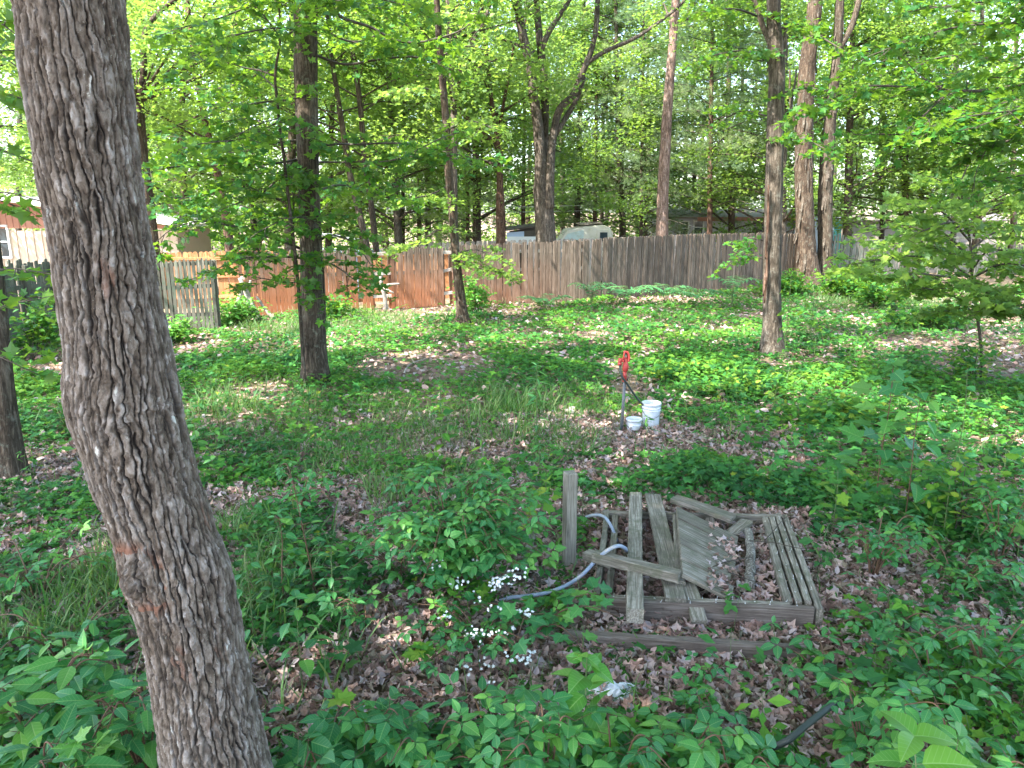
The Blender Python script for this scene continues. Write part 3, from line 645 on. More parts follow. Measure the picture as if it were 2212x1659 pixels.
def parked_car():
    c = at(765, 520, 26.0); zb = float(gh(c[0], 26.0)); e = empty("parked_car", (c[0], 26, zb)); tag(e, "pale blue car with a roof rack, hidden up to its roof by the fence", "car")
    k = np.array([(-2.1, .35), (-2.15, .75), (-1.9, .95), (-1.2, 1.02), (-.6, 1.45), (.7, 1.5), (1.5, 1.05), (2.05, .98), (2.15, .6), (2.1, .35)]) * [1, 1.35]
    mb = MB(); n = len(k); V = []
    for (y, s, zz) in ((-.85, .97, 0), (-.8, 1, 0), (.8, 1, 0), (.85, .97, 0)):
        V += [[c[0] + a * s, 26 + y * (1 - .12 * (b > 1.4)), zb + b] for a, b in k]
    F = [[q * n + i, q * n + (i + 1) % n, (q + 1) * n + (i + 1) % n, (q + 1) * n + i] for q in range(3) for i in range(n)]
    V += [[c[0], 25.15, zb + .9], [c[0], 26.85, zb + .9]]; F3 = [[4 * n, (i + 1) % n, i] for i in range(n)] + [[4 * n + 1, 3 * n + i, 3 * n + (i + 1) % n] for i in range(n)]
    mb.add(V, f3=F3, f4=F, smooth=False); mb.build("body", MAT['car_paint'], e)
    m = MB(); slab(m, [(c[0] - 1.0, 25.13, zb + 1.45), (c[0] + 1.2, 25.13, zb + 1.45), (c[0] + .65, 25.2, zb + 1.9), (c[0] - .55, 25.2, zb + 1.88)], .02); m.build("side_window", MAT['dark_glass'], e)
    for s in (-1.35, 1.35):
        m = MB(); lathe(m, (0, 0, 0), [(.0, -.1), (.2, -.1), (.33, -.07), (.33, .07), (.2, .1), (0, .1)]); V = m.v[0].copy(); m.v[0] = np.stack([V[:, 0], V[:, 2], V[:, 1]], 1) + np.array([c[0] + s, 25.2, zb + .33]); m.build("wheel", MAT['tyre'], e)
    m = MB(); z = zb + 2.0
    tube(m, [(c[0] - 1.3, 25.4, z + .1), (c[0] - 1.45, 25.4, z + .22), (c[0] - 1.3, 25.4, z + .42), (c[0] + .3, 25.4, z + .40)], .045, 8, .05); tube(m, [(c[0] - 1.3, 25.4, z + .1), (c[0] + .2, 25.4, z + .05)], .045, 8)
    m.build("roof_rack", MAT['white_metal'], e)
parked_car()
for k, (a, b, lab) in enumerate((((590, 448, 30), (1960, 398, 46), "upper pale utility wire strung through the trees beyond the fence"), ((560, 458, 30), (1960, 412, 46), "lower pale utility wire strung through the trees beyond the fence"), ((-200, 366, 30), (420, 390, 32), "pale utility wire above the bungalow roof"))):
    P0, P1 = at(*a), at(*b); pts = [P0 + (P1 - P0) * t - np.array([0, 0, .9 * 4 * t * (1 - t) * (.5 if k < 2 else .2)]) for t in np.linspace(0, 1, 14)]
    m = MB(); tube(m, pts, .013, 5); o = m.build("utility_wire", MAT['wire'], None, P0); tag(o, lab, "wire")

# ================================================================== BIG FOREGROUND TRUNK
def worley(s, t, ws, wt, ns, seed):
    """F1, F2, cell number and how upright the nearest crack runs (1 = vertical)"""
    a = s / ws; b = t / wt; ia = np.floor(a); ib = np.floor(b); F1 = np.full(a.shape, 9.0); F2 = np.full(a.shape, 9.0); C = np.zeros(a.shape); x1 = a * 0; y1 = a * 0; x2 = a * 0; y2 = a * 0
    for da in (-1, 0, 1):
        for db in (-1, 0, 1):
            ca = ia + da; cb = ib + db; w_ = np.mod(ca, ns)
            dx = ca + .5 + (_h(w_, cb, 0 * w_, seed) - .5) * .9 - a; dy = cb + .5 + (_h(w_, cb, 0 * w_, seed + 1) - .5) * .98 - b
            d = np.sqrt(dx * dx + dy * dy); r = _h(w_, cb, 0 * w_, seed + 2)
            m = d < F1; n = (~m) & (d < F2)
            x2 = np.where(m, x1, np.where(n, dx, x2)); y2 = np.where(m, y1, np.where(n, dy, y2)); F2 = np.where(m, F1, np.where(n, d, F2))
            x1 = np.where(m, dx, x1); y1 = np.where(m, dy, y1); C = np.where(m, r, C); F1 = np.where(m, d, F1)
    ex, ey = np.abs(x2 - x1), np.abs(y2 - y1)
    return F1, F2, C, ex / (ex + ey * .9 + 1e-6)
def big_bark_mat():
    m, t, nd, lk = M("big_bark")
    at1 = nd.new("ShaderNodeAttribute"); at1.attribute_name = "tint"; at2 = nd.new("ShaderNodeAttribute"); at2.attribute_name = "leafco"
    sp = nd.new("ShaderNodeSeparateXYZ"); lk.new(at2.outputs["Vector"], sp.inputs[0]); tc = nd.new("ShaderNodeTexCoord"); P = tc.outputs["Object"]
    fine = noise(nd, lk, mapv(nd, lk, P, (1, 1, .5)), 60, 6, .7)
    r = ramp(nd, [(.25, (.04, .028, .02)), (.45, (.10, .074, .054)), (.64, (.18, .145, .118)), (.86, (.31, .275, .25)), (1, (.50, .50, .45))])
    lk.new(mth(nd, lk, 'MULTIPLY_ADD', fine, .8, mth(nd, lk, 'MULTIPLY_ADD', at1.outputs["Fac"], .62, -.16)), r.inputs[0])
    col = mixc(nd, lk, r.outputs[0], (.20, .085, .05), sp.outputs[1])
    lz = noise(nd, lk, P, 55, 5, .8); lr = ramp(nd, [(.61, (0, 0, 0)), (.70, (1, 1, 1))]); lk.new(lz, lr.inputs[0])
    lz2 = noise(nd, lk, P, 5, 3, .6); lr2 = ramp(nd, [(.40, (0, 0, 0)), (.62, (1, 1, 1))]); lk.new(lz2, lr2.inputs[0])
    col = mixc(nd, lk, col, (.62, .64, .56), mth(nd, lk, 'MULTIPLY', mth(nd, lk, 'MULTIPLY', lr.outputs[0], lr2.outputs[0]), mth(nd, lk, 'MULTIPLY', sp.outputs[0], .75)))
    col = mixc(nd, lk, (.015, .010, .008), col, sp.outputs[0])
    p = nd.new("ShaderNodeBsdfPrincipled"); lk.new(col, p.inputs["Base Color"]); p.inputs["Roughness"].default_value = .8; p.inputs["Specular IOR Level"].default_value = .3
    b = nd.new("ShaderNodeBump"); b.inputs["Strength"].default_value = .9; b.inputs["Distance"].default_value = .006; lk.new(noise(nd, lk, mapv(nd, lk, P, (1, 1, .6)), 90, 6, .75), b.inputs["Height"]); lk.new(b.outputs[0], p.inputs["Normal"])
    o = nd.new("ShaderNodeOutputMaterial"); lk.new(p.outputs[0], o.inputs[0]); return m
MAT['bark_big'] = big_bark_mat()
TREES = {}
def big_tree():
    Y = 2.6
    E = [(-40, 12, 250), (0, 30, 263), (150, 50, 284), (300, 75, 300), (430, 92, 314), (500, 104, 327), (650, 126, 347), (800, 144, 378), (870, 142, 392), (950, 168, 408), (1030, 196, 428), (1150, 245, 462), (1220, 262, 488), (1290, 283, 512), (1400, 315, 535), (1500, 330, 556), (1659, 352, 588), (1760, 370, 612), (1900, 385, 655)]
    Pc = []; rad = []
    for py, a, b in E:
        c = at((a + b) / 2, py, Y); Pc.append(c); rad.append((b - a) / 2 * depth(c) / FOC * .868)
    Pc = np.array(Pc)[::-1]; rad = np.array(rad)[::-1]
    Pc = Pc[Pc[:, 2] > -.25]; rad = rad[-len(Pc):]
    base = Pc[0].copy(); base[2] = 0
    e = empty("oak_tree", (base[0], base[1], 0)); tag(e, "thick leaning oak trunk with deeply furrowed bark filling the left foreground", "tree")
    Q, rr = resample(Pc, rad, .0035)
    T, N, B = frames(Q); nu = 380; circ = 1.24
    u = np.arange(nu) / nu; th = u * 2 * np.pi; L = np.arange(len(Q)) * .0035
    S, TT = np.meshgrid(u * circ, L)
    # warp so that furrows wander and join
    cs, sn = np.cos(S / circ * 2 * np.pi) * .2, np.sin(S / circ * 2 * np.pi) * .2
    wx = (fbm(cs * 9 + 5, sn * 9 + 5, TT * 5, 21, 3) - .5) * .05 + (fbm(cs * 45, sn * 45, TT * 30, 23, 3) - .5) * .022; wy = (fbm(cs * 9 + 5, sn * 9 + 5, TT * 7, 31, 3) - .5) * .10 + (fbm(cs * 40, sn * 40, TT * 40, 33, 3) - .5) * .05
    tw = .05 * np.sin(TT * 1.7)
    ns = 40; F1, F2, C, V1 = worley(np.mod(S + wx + tw, circ), TT + wy, circ / ns, .26, ns, 41)
    dep = sst(.12, .75, V1) * (.45 + .55 * sst(.25, .55, fbm(cs * 14 + 1, sn * 14 + 1, TT * 4, 37, 3))) + .22
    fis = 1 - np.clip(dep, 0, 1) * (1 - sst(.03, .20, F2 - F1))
    ns2 = 58; G1, G2, C2, V2 = worley(np.mod(S + wx * 1.6 + tw, circ), TT + wy * .8, circ / ns2, .085, ns2, 51); f2 = sst(.0, .10, G2 - G1)
    ns3 = 150; H1, H2, C3, V3 = worley(np.mod(S + wx * 1.2 + tw, circ), TT + wy * .6, circ / ns3, .028, ns3, 57)
    wide = sst(.42, .6, fbm(cs * 6 + 3, sn * 6 + 3, TT * 1.2, 61, 3))
    fine = fbm(cs * 70, sn * 70, TT * 34, 71, 4) - .5
    disp = .018 * fis + .0060 * (C - .5) * fis + .0075 * (C2 - .5) * fis + .0026 * (C3 - .5) + .0035 * (f2 - 1) * fis + .004 * fine - .011
    big = (fbm(cs * 4 + 7, sn * 4 + 7, TT * 2.0, 81, 3) - .5) * .035
    # knot scar and side swelling
    a_cam = np.arctan2(B[0] @ np.array([0, -1.0, 0]), N[0] @ np.array([0, -1.0, 0]))      # angle of the side facing the camera
    def bump(px, py, r, h, ring=False):
        c = at(px, py, Y); k = np.argmin(np.abs(Q[:, 2] - c[2])); offx = (c[0] - Q[k][0]) / rr[k]; offx = np.clip(offx, -.95, .95)
        dirv = np.array([offx, -math.sqrt(1 - offx * offx), 0]); t0 = math.atan2(B[k] @ dirv, N[k] @ dirv); 
        ds = (np.mod(th[None, :] - t0 + np.pi, 2 * np.pi) - np.pi) * rr[k]; dl = TT - L[k]; d = np.sqrt(ds ** 2 + (dl * .8) ** 2) / r
        return (h * np.exp(-d ** 2 * 1.6), d)
    b1, d1 = bump(335, 1205, .075, .028); b2, d2 = bump(500, 1240, .10, .030); b3, d3 = bump(150, 845, .10, .020); b4, d4 = bump(185, 1000, .05, .022); b5, d5 = bump(430, 1300, .1, .012)
    knot = np.exp(-d1 ** 2 * 1.5); disp = disp * (1 - .5 * knot) + knot * (.012 * np.sin(d1 * 16 + fine * 9) + .010 * fine)
    r_ = rr[:, None] + disp + big + b1 + b2 * .6 + b3 * .4 + b4 * .6 + b5 - .03 * np.exp(-((TT - .05) / .2) ** 2) * 0
    r_ = r_ * (1 + .25 * np.exp(-Q[:, 2:3] / .18))
    V = Q[:, None, :] + (np.cos(th)[None, :, None] * N[:, None, :] + np.sin(th)[None, :, None] * B[:, None, :]) * r_[:, :, None]
    red = .55 * sst(.66, .78, fbm(cs * 10 + 2, sn * 10 + 2, TT * 3.5, 91, 3)) * (C2 > .35) * .8 + .9 * np.exp(-((d1 - 1.3) ** 2) * 9) * (fbm(cs * 20, sn * 20, TT * 14, 5, 2) > .5)
    red = np.clip(red * fis, 0, .9)
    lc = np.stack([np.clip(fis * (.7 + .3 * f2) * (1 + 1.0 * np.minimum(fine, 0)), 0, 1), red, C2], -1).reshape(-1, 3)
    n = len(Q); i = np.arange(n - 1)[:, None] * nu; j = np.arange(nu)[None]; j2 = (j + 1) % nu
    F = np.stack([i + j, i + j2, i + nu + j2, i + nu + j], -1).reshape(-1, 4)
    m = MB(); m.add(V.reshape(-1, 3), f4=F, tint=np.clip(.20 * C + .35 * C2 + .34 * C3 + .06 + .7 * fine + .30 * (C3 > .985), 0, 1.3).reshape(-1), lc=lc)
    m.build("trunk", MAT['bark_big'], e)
    top = Q[-1]; m = MB(); dr = (Q[-1] - Q[-60]); dr /= np.linalg.norm(dr)
    ps = [top - dr * .03, top + dr * 1.5, top + dr * 3 + [0.1, 0, 0], top + dr * 5 + [.5, 0, 0.2], top + dr * 8 + [1, 0, .5]]
    tube(m, ps, [rr[-1] * .93, .18, .17, .13, .06], 24, .1, rough=.06); m.build("upper_trunk", MAT['bark_brown'], e)
    TREES['T1'] = (e, ps[2]); return e
big_tree()

# ================================================================== TREES
def stem_path(spec, Y, dy=0.0, ground=False, lift=None):
    P, r = [], []
    for k, s in enumerate(spec):
        px, py, w_ = s[:3]; yy = Y + (s[3] if len(s) > 3 else 0) + dy
        c = at(px, py, yy); P.append(c); r.append(w_ / 2 * depth(c) / FOC)
    if ground:
        g = float(gh(P[0][0], P[0][1]))
        if P[0][2] > g + .15:
            P.insert(0, np.array([P[0][0] - (P[1][0] - P[0][0]) * .3, P[0][1], g - .05])); r.insert(0, r[0] * 1.18)
        else: P[0][2] = g - .08
    if lift:
        d = P[-1] - P[-2]; d = d / np.linalg.norm(d); d = d + np.array([0, 0, .5]); d /= np.linalg.norm(d)
        for t in (.5, 1.0): P.append(P[-1] + d * lift * .5); r.append(r[-1] * .62)
    return np.array(P), np.array(r)
def limb_tree(name, label, Y, stems, bark, lift=5.0, group=None, limbs=(), seg=20, cat="tree", key=None, rough=.09, step=.16, flare=True):
    P, r = stem_path(stems[0], Y, ground=True, lift=lift)
    e = empty(name, (P[0][0], P[0][1], float(gh(P[0][0], P[0][1])))); tag(e, label, cat, group)
    Q, rr = resample(P, r, step); 
    if flare: rr = rr * (1 + .45 * np.exp(-(Q[:, 2] - e.location.z) / (rr[0] * 1.1)))
    m = MB(); tube(m, Q, rr, seg, rough=rough, seed=int(abs(Y * 13 + stems[0][0][0])) % 97); m.build("trunk", MAT[bark], e)
    paths = [(Q, rr)]
    for s in stems[1:]:
        Pl, rl = stem_path(s, Y, lift=2.5 if s[-1][1] < 30 else None); Ql, rl = resample(Pl, rl, step)
        m = MB(); tube(m, Ql, rl, max(8, seg // 2), rough=rough * .8, seed=3); m.build("stem" if len(s) and s[0][2] > 8 else "limb", MAT[bark], e); paths.append((Ql, rl))
    for s in limbs:
        Pl, rl = stem_path(s, Y, lift=1.5 if s[-1][1] < 25 else None); Ql, rl = resample(Pl, rl, .08)
        m = MB(); tube(m, Ql, rl, 8, wob=.01, seed=5); m.build("limb", MAT[bark], e); paths.append((Ql, rl))
    if key: TREES[key] = (e, P[-1])
    return e, paths

def clump(mbL, C, n, size, rs, rad=(.55, .28), tpl=DI, tilt=.6, tint=None, wscale=1.0):
    """n leaves spread through each flattened clump centred at C (k,3)"""
    C = np.asarray(C, float); k = len(C); P = np.repeat(C, n, axis=0) + rs.normal(0, 1, (k * n, 3)) * [rad[0] * .6, rad[0] * .6, rad[1] * .6]
    t = None if tint is None else np.clip(np.repeat(np.broadcast_to(tint, (k,)), n) + rs.uniform(-.25, .25, k * n), 0, 1)
    scatter(mbL, tpl, P, size * rs.uniform(.7, 1.2, k * n), tilt=tilt, rs=rs, tint=t, wscale=wscale)
def auto_crown(e, path, zlo, zhi, rad, nl, per, size, seed, mat='far_leaf', bark='bark_dark', tpl=DI, up=.35, spread=(.7, .38), tilt=.6):
    rs = np.random.RandomState(seed); Q, rr = path; mbL, mbB = MB(), MB(); z0 = e.location.z; Cs = []
    for k in range(nl):
        f = rs.uniform(0, 1); z = z0 + zlo + (zhi - zlo) * f; i = int(np.argmin(np.abs(Q[:, 2] - z))); p = Q[i].copy(); p[2] = min(z, Q[-1][2])
        a = rs.uniform(0, 2 * np.pi); ln = rad * (1 - .45 * f) * rs.uniform(.55, 1.1); d = np.array([math.cos(a), math.sin(a), up + rs.uniform(-.15, .25)])
        if p[2] < z - .1: d[2] += .3
        m1 = p + d * ln * .5 + rs.normal(0, .15, 3); e1 = p + d * ln + np.array([0, 0, -.1 * ln]); e1[2] = max(e1[2], z0 + 1.6)
        r0 = max(.018, min(rr[i] * .4, .02 + ln * .010)); tube(mbB, [p, m1, e1], [r0, r0 * .6, .008], 5, .5, cap=False)
        for t, s in ((.5, .6), (.72, .9), (.9, 1.0), (1.05, .8)):
            c = p + (m1 - p) * min(1, t * 2) + (e1 - m1) * max(0, t * 2 - 1)
            Cs.append(c + rs.normal(0, .22, 3)); 
            if t > .6:
                q = c + np.array([rs.normal(0, .5), rs.normal(0, .5), rs.normal(0, .25)]); tube(mbB, [c, q], [.012, .005], 3, cap=False); Cs.append(q)
    Cs = np.array(Cs); clump(mbL, Cs, per, size, rs, spread, tpl, tilt, tint=rs.uniform(.1, .9, len(Cs)))
    mbB.build("branches", MAT[bark], e); return mbL
def tpl_tuft(n=9, w_=.045):
    V, F = [], []; rs = np.random.RandomState(4)
    for k in range(n):
        a = rs.uniform(0, 2 * np.pi); s = rs.uniform(.25, .75); d = np.array([1.0, s * math.cos(a), s * math.sin(a) + .1]); d /= np.linalg.norm(d); d *= rs.uniform(.75, 1.0)
        b = np.cross(d, rs.normal(0, 1, 3)); b = b / np.linalg.norm(b) * w_
        i = len(V); V += [list(-b * .5), list(b * .5), list(d)]; F.append([i, i + 1, i + 2])
    return np.array(V), np.array(F)
TUFT = tpl_tuft()
def pine_crown(e, path, zlo, zhi, rad, nl, seed, bark='bark_red', size=.24, per=34, bare=.12):
    rs = np.random.RandomState(seed); Q, rr = path; mbL, mbB = MB(), MB(); z0 = e.location.z; A = 0
    PP, DD, TT_ = [], [], []
    for k in range(nl):
        f = (k + rs.uniform(0, 1)) / nl; z = z0 + zlo + (zhi - zlo) * f; i = int(np.argmin(np.abs(Q[:, 2] - z))); p = Q[i]; A += 2.4 + rs.uniform(-.5, .5)
        ln = rad * (1 - .75 * f) * rs.uniform(.7, 1.1) + .4; d = np.array([math.cos(A), math.sin(A), .12])
        e1 = p + d * ln + [0, 0, -.10 * ln]; m1 = p + d * ln * .5 + [0, 0, .06 * ln]; tube(mbB, [p, m1, e1], [.03, .018, .006], 5, cap=False)
        if f < bare: 
            for q in range(5):
                t = rs.uniform(.3, 1); c = p + (e1 - p) * t; tube(mbB, [c, c + rs.normal(0, .35, 3) * [1, 1, .3]], [.008, .003], 3, cap=False)
            if rs.rand() < .6: continue
        side = np.array([-d[1], d[0], 0]); tn = rs.uniform(0, 1)
        for q in range(int(per * (.4 + ln / rad))):
            t = rs.uniform(.22, 1.0) ; w_ = (1 - abs(t - .65)) * .42 * ln * rs.uniform(-1, 1)
            c = p + (m1 - p) * min(1, t * 2) + (e1 - m1) * max(0, t * 2 - 1) + side * w_ + [0, 0, rs.normal(0, .07) + .05 - abs(w_) * .1]
            dr = d * .8 + side * np.sign(w_) * .8 + [0, 0, rs.uniform(-.1, .5)]
            PP.append(c); DD.append(dr + rs.normal(0, .3, 3)); TT_.append(np.clip(tn + rs.normal(0, .2), 0, 1))
    PP, DD, TT_ = np.array(PP), np.array(DD), np.array(TT_)
    # three tufts per twig end
    P3 = np.concatenate([PP + rs.normal(0, .07, PP.shape) for _ in range(3)]); D3 = np.concatenate([DD + rs.normal(0, .35, DD.shape) for _ in range(3)])
    scatter(mbL, TUFT, P3, size * rs.uniform(.75, 1.2, len(P3)), tilt=.6, rs=rs, dirs=D3, tint=np.tile(TT_, 3))
    mbB.build("branches", MAT[bark], e); mbL.build("crown", MAT['pine_leaf'], e)

def spray(mbL, mbB, P, rad, rs, every=.22, tl=.75, leaf=.09, tpl=MAPLE_LO, start=.15, droop=.12, tilt=.28, sub=True, dens=1.0, rise=.0):
    """a leafy bough: side twigs in a flat layer, leaves in pairs along every twig"""
    Q, rr = resample(P, rad, .05); tube(mbB, Q, rr, 6, cap=False)
    T, _, _ = frames(Q); L = len(Q) * .05; PP, DD = [], []
    def twig(p, d, ln, dep):
        n = max(2, int(ln / .055 * dens)); pts = [p]; c = p.copy(); dd = d.copy()
        for k in range(n):
            dd = dd + rs.normal(0, .10, 3) * [1, 1, .5]; dd[2] -= droop * .12; dd /= np.linalg.norm(dd); c = c + dd * (ln / n); pts.append(c.copy())
            if k >= 1 or dep:
                sd = np.cross(dd, [0, 0, 1]); sd /= np.linalg.norm(sd) + 1e-6
                for s in (-1, 1):
                    if rs.rand() < .82:
                        q = c + sd * s * rs.uniform(.02, .06) + [0, 0, rs.normal(-.01, .03)]; PP.append(q); DD.append(dd * .5 + sd * s + rs.normal(0, .2, 3))
            if sub and not dep and k > 1 and rs.rand() < .35:
                sd = np.cross(dd, [0, 0, 1]) * rs.choice([-1, 1]); twig(c.copy(), dd * .7 + sd * .8, ln * .4, 1)
        PP.append(c + dd * .02); DD.append(dd)
        tube(mbB, pts, np.linspace(.006, .002, len(pts)), 3, cap=False)
    s = L * start; sg = 1
    while s < L:
        i = min(int(s / .05), len(Q) - 1); t = T[i]; sd = np.cross(t, [0, 0, 1]); nn = np.linalg.norm(sd)
        sd = sd / nn if nn > .2 else np.array([math.cos(s * 9), math.sin(s * 9), 0]); sg = -sg
        f = s / L; d = t * rs.uniform(.3, .8) + sd * sg * rs.uniform(.6, 1) + [0, 0, rs.uniform(-.28, .38) + rise]; d /= np.linalg.norm(d)
        twig(Q[i].copy(), d, tl * (1 - .45 * f) * rs.uniform(.6, 1.15), 0); s += every * rs.uniform(.6, 1.3)
    twig(Q[-1].copy(), T[-1], tl * .5, 0)
    PP, DD = np.array(PP), np.array(DD)
    scatter(mbL, tpl, PP, leaf * rs.uniform(.6, 1.15, len(PP)), tilt=tilt, rs=rs, dirs=DD)
def boughs(e, Y, specs, seed, leaf=.09, tilt=.55, droop=.3, mat='maple_leaf', bark='twig', name="bough", tpl=MAPLE_LO, **kw):
    """each visible bough: a limb mesh with its leaves as a child"""
    rs = np.random.RandomState(seed)
    for s in specs:
        P, r = stem_path(s, Y); mbL, mbB = MB(), MB(); spray(mbL, mbB, P, r, rs, leaf=leaf, tpl=tpl, tilt=tilt, droop=droop, **kw)
        b = mbB.build(name, MAT[bark], e); l = mbL.build("leaves", MAT[mat], None, (0, 0, 0)); l.parent = b; l.location = tuple(-np.array(e.location))
        # leaves were built in world space; the limb sits at the tree's origin

# --- yard trees
e2, p2 = limb_tree("maple_tree", "straight dark maple trunk with leafy boughs standing right of the big leaning oak", 11.1,
    [[(681, 834, 54), (679, 760, 49), (673, 600, 46), (669, 470, 45), (666, 330, 46), (662, 200, 48), (660, 90, 50), (658, -20, 50)],
     [(688, 832, 10, .15), (700, 700, 9, .15), (697, 600, 9, .1), (690, 500, 8, .1), (688, 430, 6, .1)]], 'bark_dark', 7, key='T2', seg=36, rough=.07, step=.07,
    limbs=[[(668, 60, 14), (690, 25, 11), (706, -10, 9)]])
m_ = MB()
S2, r2 = stem_path([(660, 838, 8, .3), (652, 740, 8, .45), (643, 600, 8, .3), (637, 540, 7.5), (625, 440, 7), (612, 330, 7), (600, 230, 6.5), (595, 165, 6), (605, 85, 5), (603, 0, 4.5), (601, -60, 3)], 10.4)
eS = empty("slender_sapling", (S2[0][0], S2[0][1], 0)); tag(eS, "slender maple sapling hugging the left side of the straight dark maple", "tree")
S2[0][2] = -.05; m_ = MB(); tube(m_, S2, r2, 8, .08, wob=.006, seed=4); m_.build("trunk", MAT['bark_dark'], eS)
boughs(eS, 10.4, [[(593, 164, 4), (560, 152, 3.5), (533, 147, 3), (467, 127, 2), (400, 110, 1.5)], [(607, 83, 4), (567, 30, 3), (540, 0, 2)], [(610, 84, 4), (650, 55, 3), (690, 22, 2)],
    [(597, 192, 3), (540, 140, 2.5, .5), (493, 97, 2, .8)], [(604, 255, 3), (560, 268, 2, -.4), (500, 300, 1.5, -.8)], [(618, 380, 3), (570, 372, 2, -.5), (520, 392, 1.5, -.9)], [(603, 20, 3), (640, -10, 2), (700, -40, 2)]], 21, leaf=.10, tl=.7, every=.2)
boughs(e2, 11.35, [
    [(672, 330, 8), (640, 345, 7), (600, 388, 5, -.4), (560, 420, 4, -.7), (510, 440, 3, -1.0)],
    [(670, 338, 6), (600, 352, 5, -.6), (457, 358, 4, -1.2), (367, 362, 3, -1.6), (325, 372, 2, -1.8)],
    [(667, 545, 6), (617, 524, 6, -.5), (560, 505, 5, -.8), (490, 486, 4, -1.1), (433, 478, 3, -1.3), (367, 498, 2, -1.5), (330, 530, 2, -1.6)],
    [(672, 560, 5), (600, 555, 4, -.8), (520, 560, 3, -1.2), (460, 585, 2, -1.4)],
    [(690, 315, 7), (720, 312, 6), (770, 312, 5, -.3), (866, 310, 4, -.5), (960, 328, 3, -.7), (1055, 348, 2, -.8)],
    [(690, 520, 5), (720, 508, 4, -.5), (770, 530, 3, -.8), (800, 570, 2, -.9)],
    [(688, 480, 5), (640, 470, 4, -1.0), (600, 480, 3, -1.4), (560, 500, 2, -1.6)],
    [(690, 575, 4), (720, 572, 3, -.5), (760, 600, 2, -.7)],
    [(703, 12, 8), (737, 37, 7), (804, 60, 6), (854, 87, 5), (894, 92, 4.5), (944, 83, 4), (1004, 60, 3), (1047, 10, 2)],
    [(684, 120, 7), (737, 138, 6), (827, 127, 5), (900, 124, 4), (944, 137, 2)],
    [(680, 200, 5), (620, 215, 4, -.8), (540, 225, 3, -1.2), (450, 250, 2, -1.5)],
    [(664, 20, 5), (560, 10, 4, -.8), (470, 40, 3, -1.4), (390, 60, 2, -1.8)],
    [(664, 90, 5), (600, 60, 4, -1.5), (500, 80, 3, -2.2), (420, 120, 2, -2.6)],
    [(664, 250, 5), (600, 265, 4, -.9), (520, 300, 3, -1.6), (440, 310, 2, -2.1)], [(664, 300, 5), (590, 310, 4, -.2), (500, 330, 3, -.2), (400, 300, 2, -.3)], [(664, 160, 5), (590, 150, 4, .5), (480, 190, 3, .9), (370, 190, 2, 1.1)],
    [(664, 420, 5), (600, 430, 4, -.5), (520, 400, 3, -1.0), (430, 420, 2, -1.4), (350, 440, 2, -1.6)], [(664, 480, 5), (600, 470, 4, .4), (500, 440, 3, .6), (400, 450, 2, .8)], [(664, 600, 4), (620, 610, 3, -.8), (560, 600, 2, -1.2)], [(690, 410, 5), (740, 400, 4, .5), (800, 420, 3, .9), (860, 430, 2, 1)],
    [(690, 350, 5), (760, 350, 4, -.6), (850, 345, 3, -1.0), (950, 300, 2, -1.3)], [(690, 60, 5), (760, 90, 4, .5), (850, 60, 3, 1)], [(690, -10, 5), (740, 0, 4, -1.5), (800, -5, 3, -2.2), (880, 12, 2, -2.8)]], 22, leaf=.115, tl=.8, every=.21, start=.25)
e3, p3 = limb_tree("maple_tree", "thin curving maple trunk in the middle of the yard before the brown fence", 17.0,
    [[(1000, 704, 30), (997, 660, 22), (985, 560, 18), (978, 460, 18), (971, 400, 17), (966, 300, 16), (957, 180, 15), (948, 80, 14), (942, -20, 13)]], 'bark_brown', 6, key='T3', seg=24, step=.1, rough=.08,
    limbs=[[(976, 500, 4), (950, 497, 3), (910, 520, 2.5, -.3), (868, 535, 1.5, -.6)]])
boughs(e3, 17.3, [[(976, 498, 3), (950, 497, 3, -.3), (910, 520, 2, -.6), (868, 535, 1.5, -1)], [(990, 545, 3), (1030, 540, 2, -.3), (1075, 560, 1.5, -.5)], [(992, 560, 2), (1040, 580, 2, -.5), (1085, 588, 1.5, -.8)],
    [(968, 330, 4), (920, 320, 3, -.5), (870, 350, 2, -.9)], [(966, 280, 4), (1020, 262, 3, -.5), (1060, 275, 2, -.9)], [(960, 200, 4), (900, 190, 3, -.5), (850, 200, 2, -.8)], [(955, 120, 4), (1000, 100, 3), (1060, 110, 2)], [(970, 400, 3), (930, 420, 3, -.5), (880, 430, 2, -.9)]], 23, leaf=.11, tl=.9, every=.2, mat='far_leaf')
e4, p4 = limb_tree("maple_tree", "grey maple trunk with a long bark scar right of the red hydrant", 13.5,
    [[(1668, 766, 46), (1668, 700, 38), (1667, 600, 37), (1669, 500, 37), (1672, 400, 36), (1675, 250, 35), (1677, 120, 34), (1672, 60, 29), (1671, -20, 28)]], 'bark_grey', 7, key='T4', seg=36, step=.07, rough=.06,
    limbs=[[(1670, 110, 14), (1655, 75, 13), (1640, 30, 12), (1622, -15, 11)], [(1690, 270, 7), (1705, 248, 6), (1712, 215, 5, .2), (1720, 150, 4, .3)]])
m_ = MB(); 
for (a, b, w_) in (((1651, 655, 6), (1657, 540, 9), 0), ((1654, 560, 7), (1660, 400, 8), 0), ((1649, 640, 3), (1652, 590, 5), 0)):
    P_, r_ = stem_path([a + (-.16,), ((a[0] + b[0]) / 2 + 2, (a[1] + b[1]) / 2, 9, -.19), b + (-.16,)], 13.5); tube(m_, P_, r_ * [.5, .75, .4], 7, .06, rough=.3)
m_.build("bark_scar", MAT['bark_red'], e4)
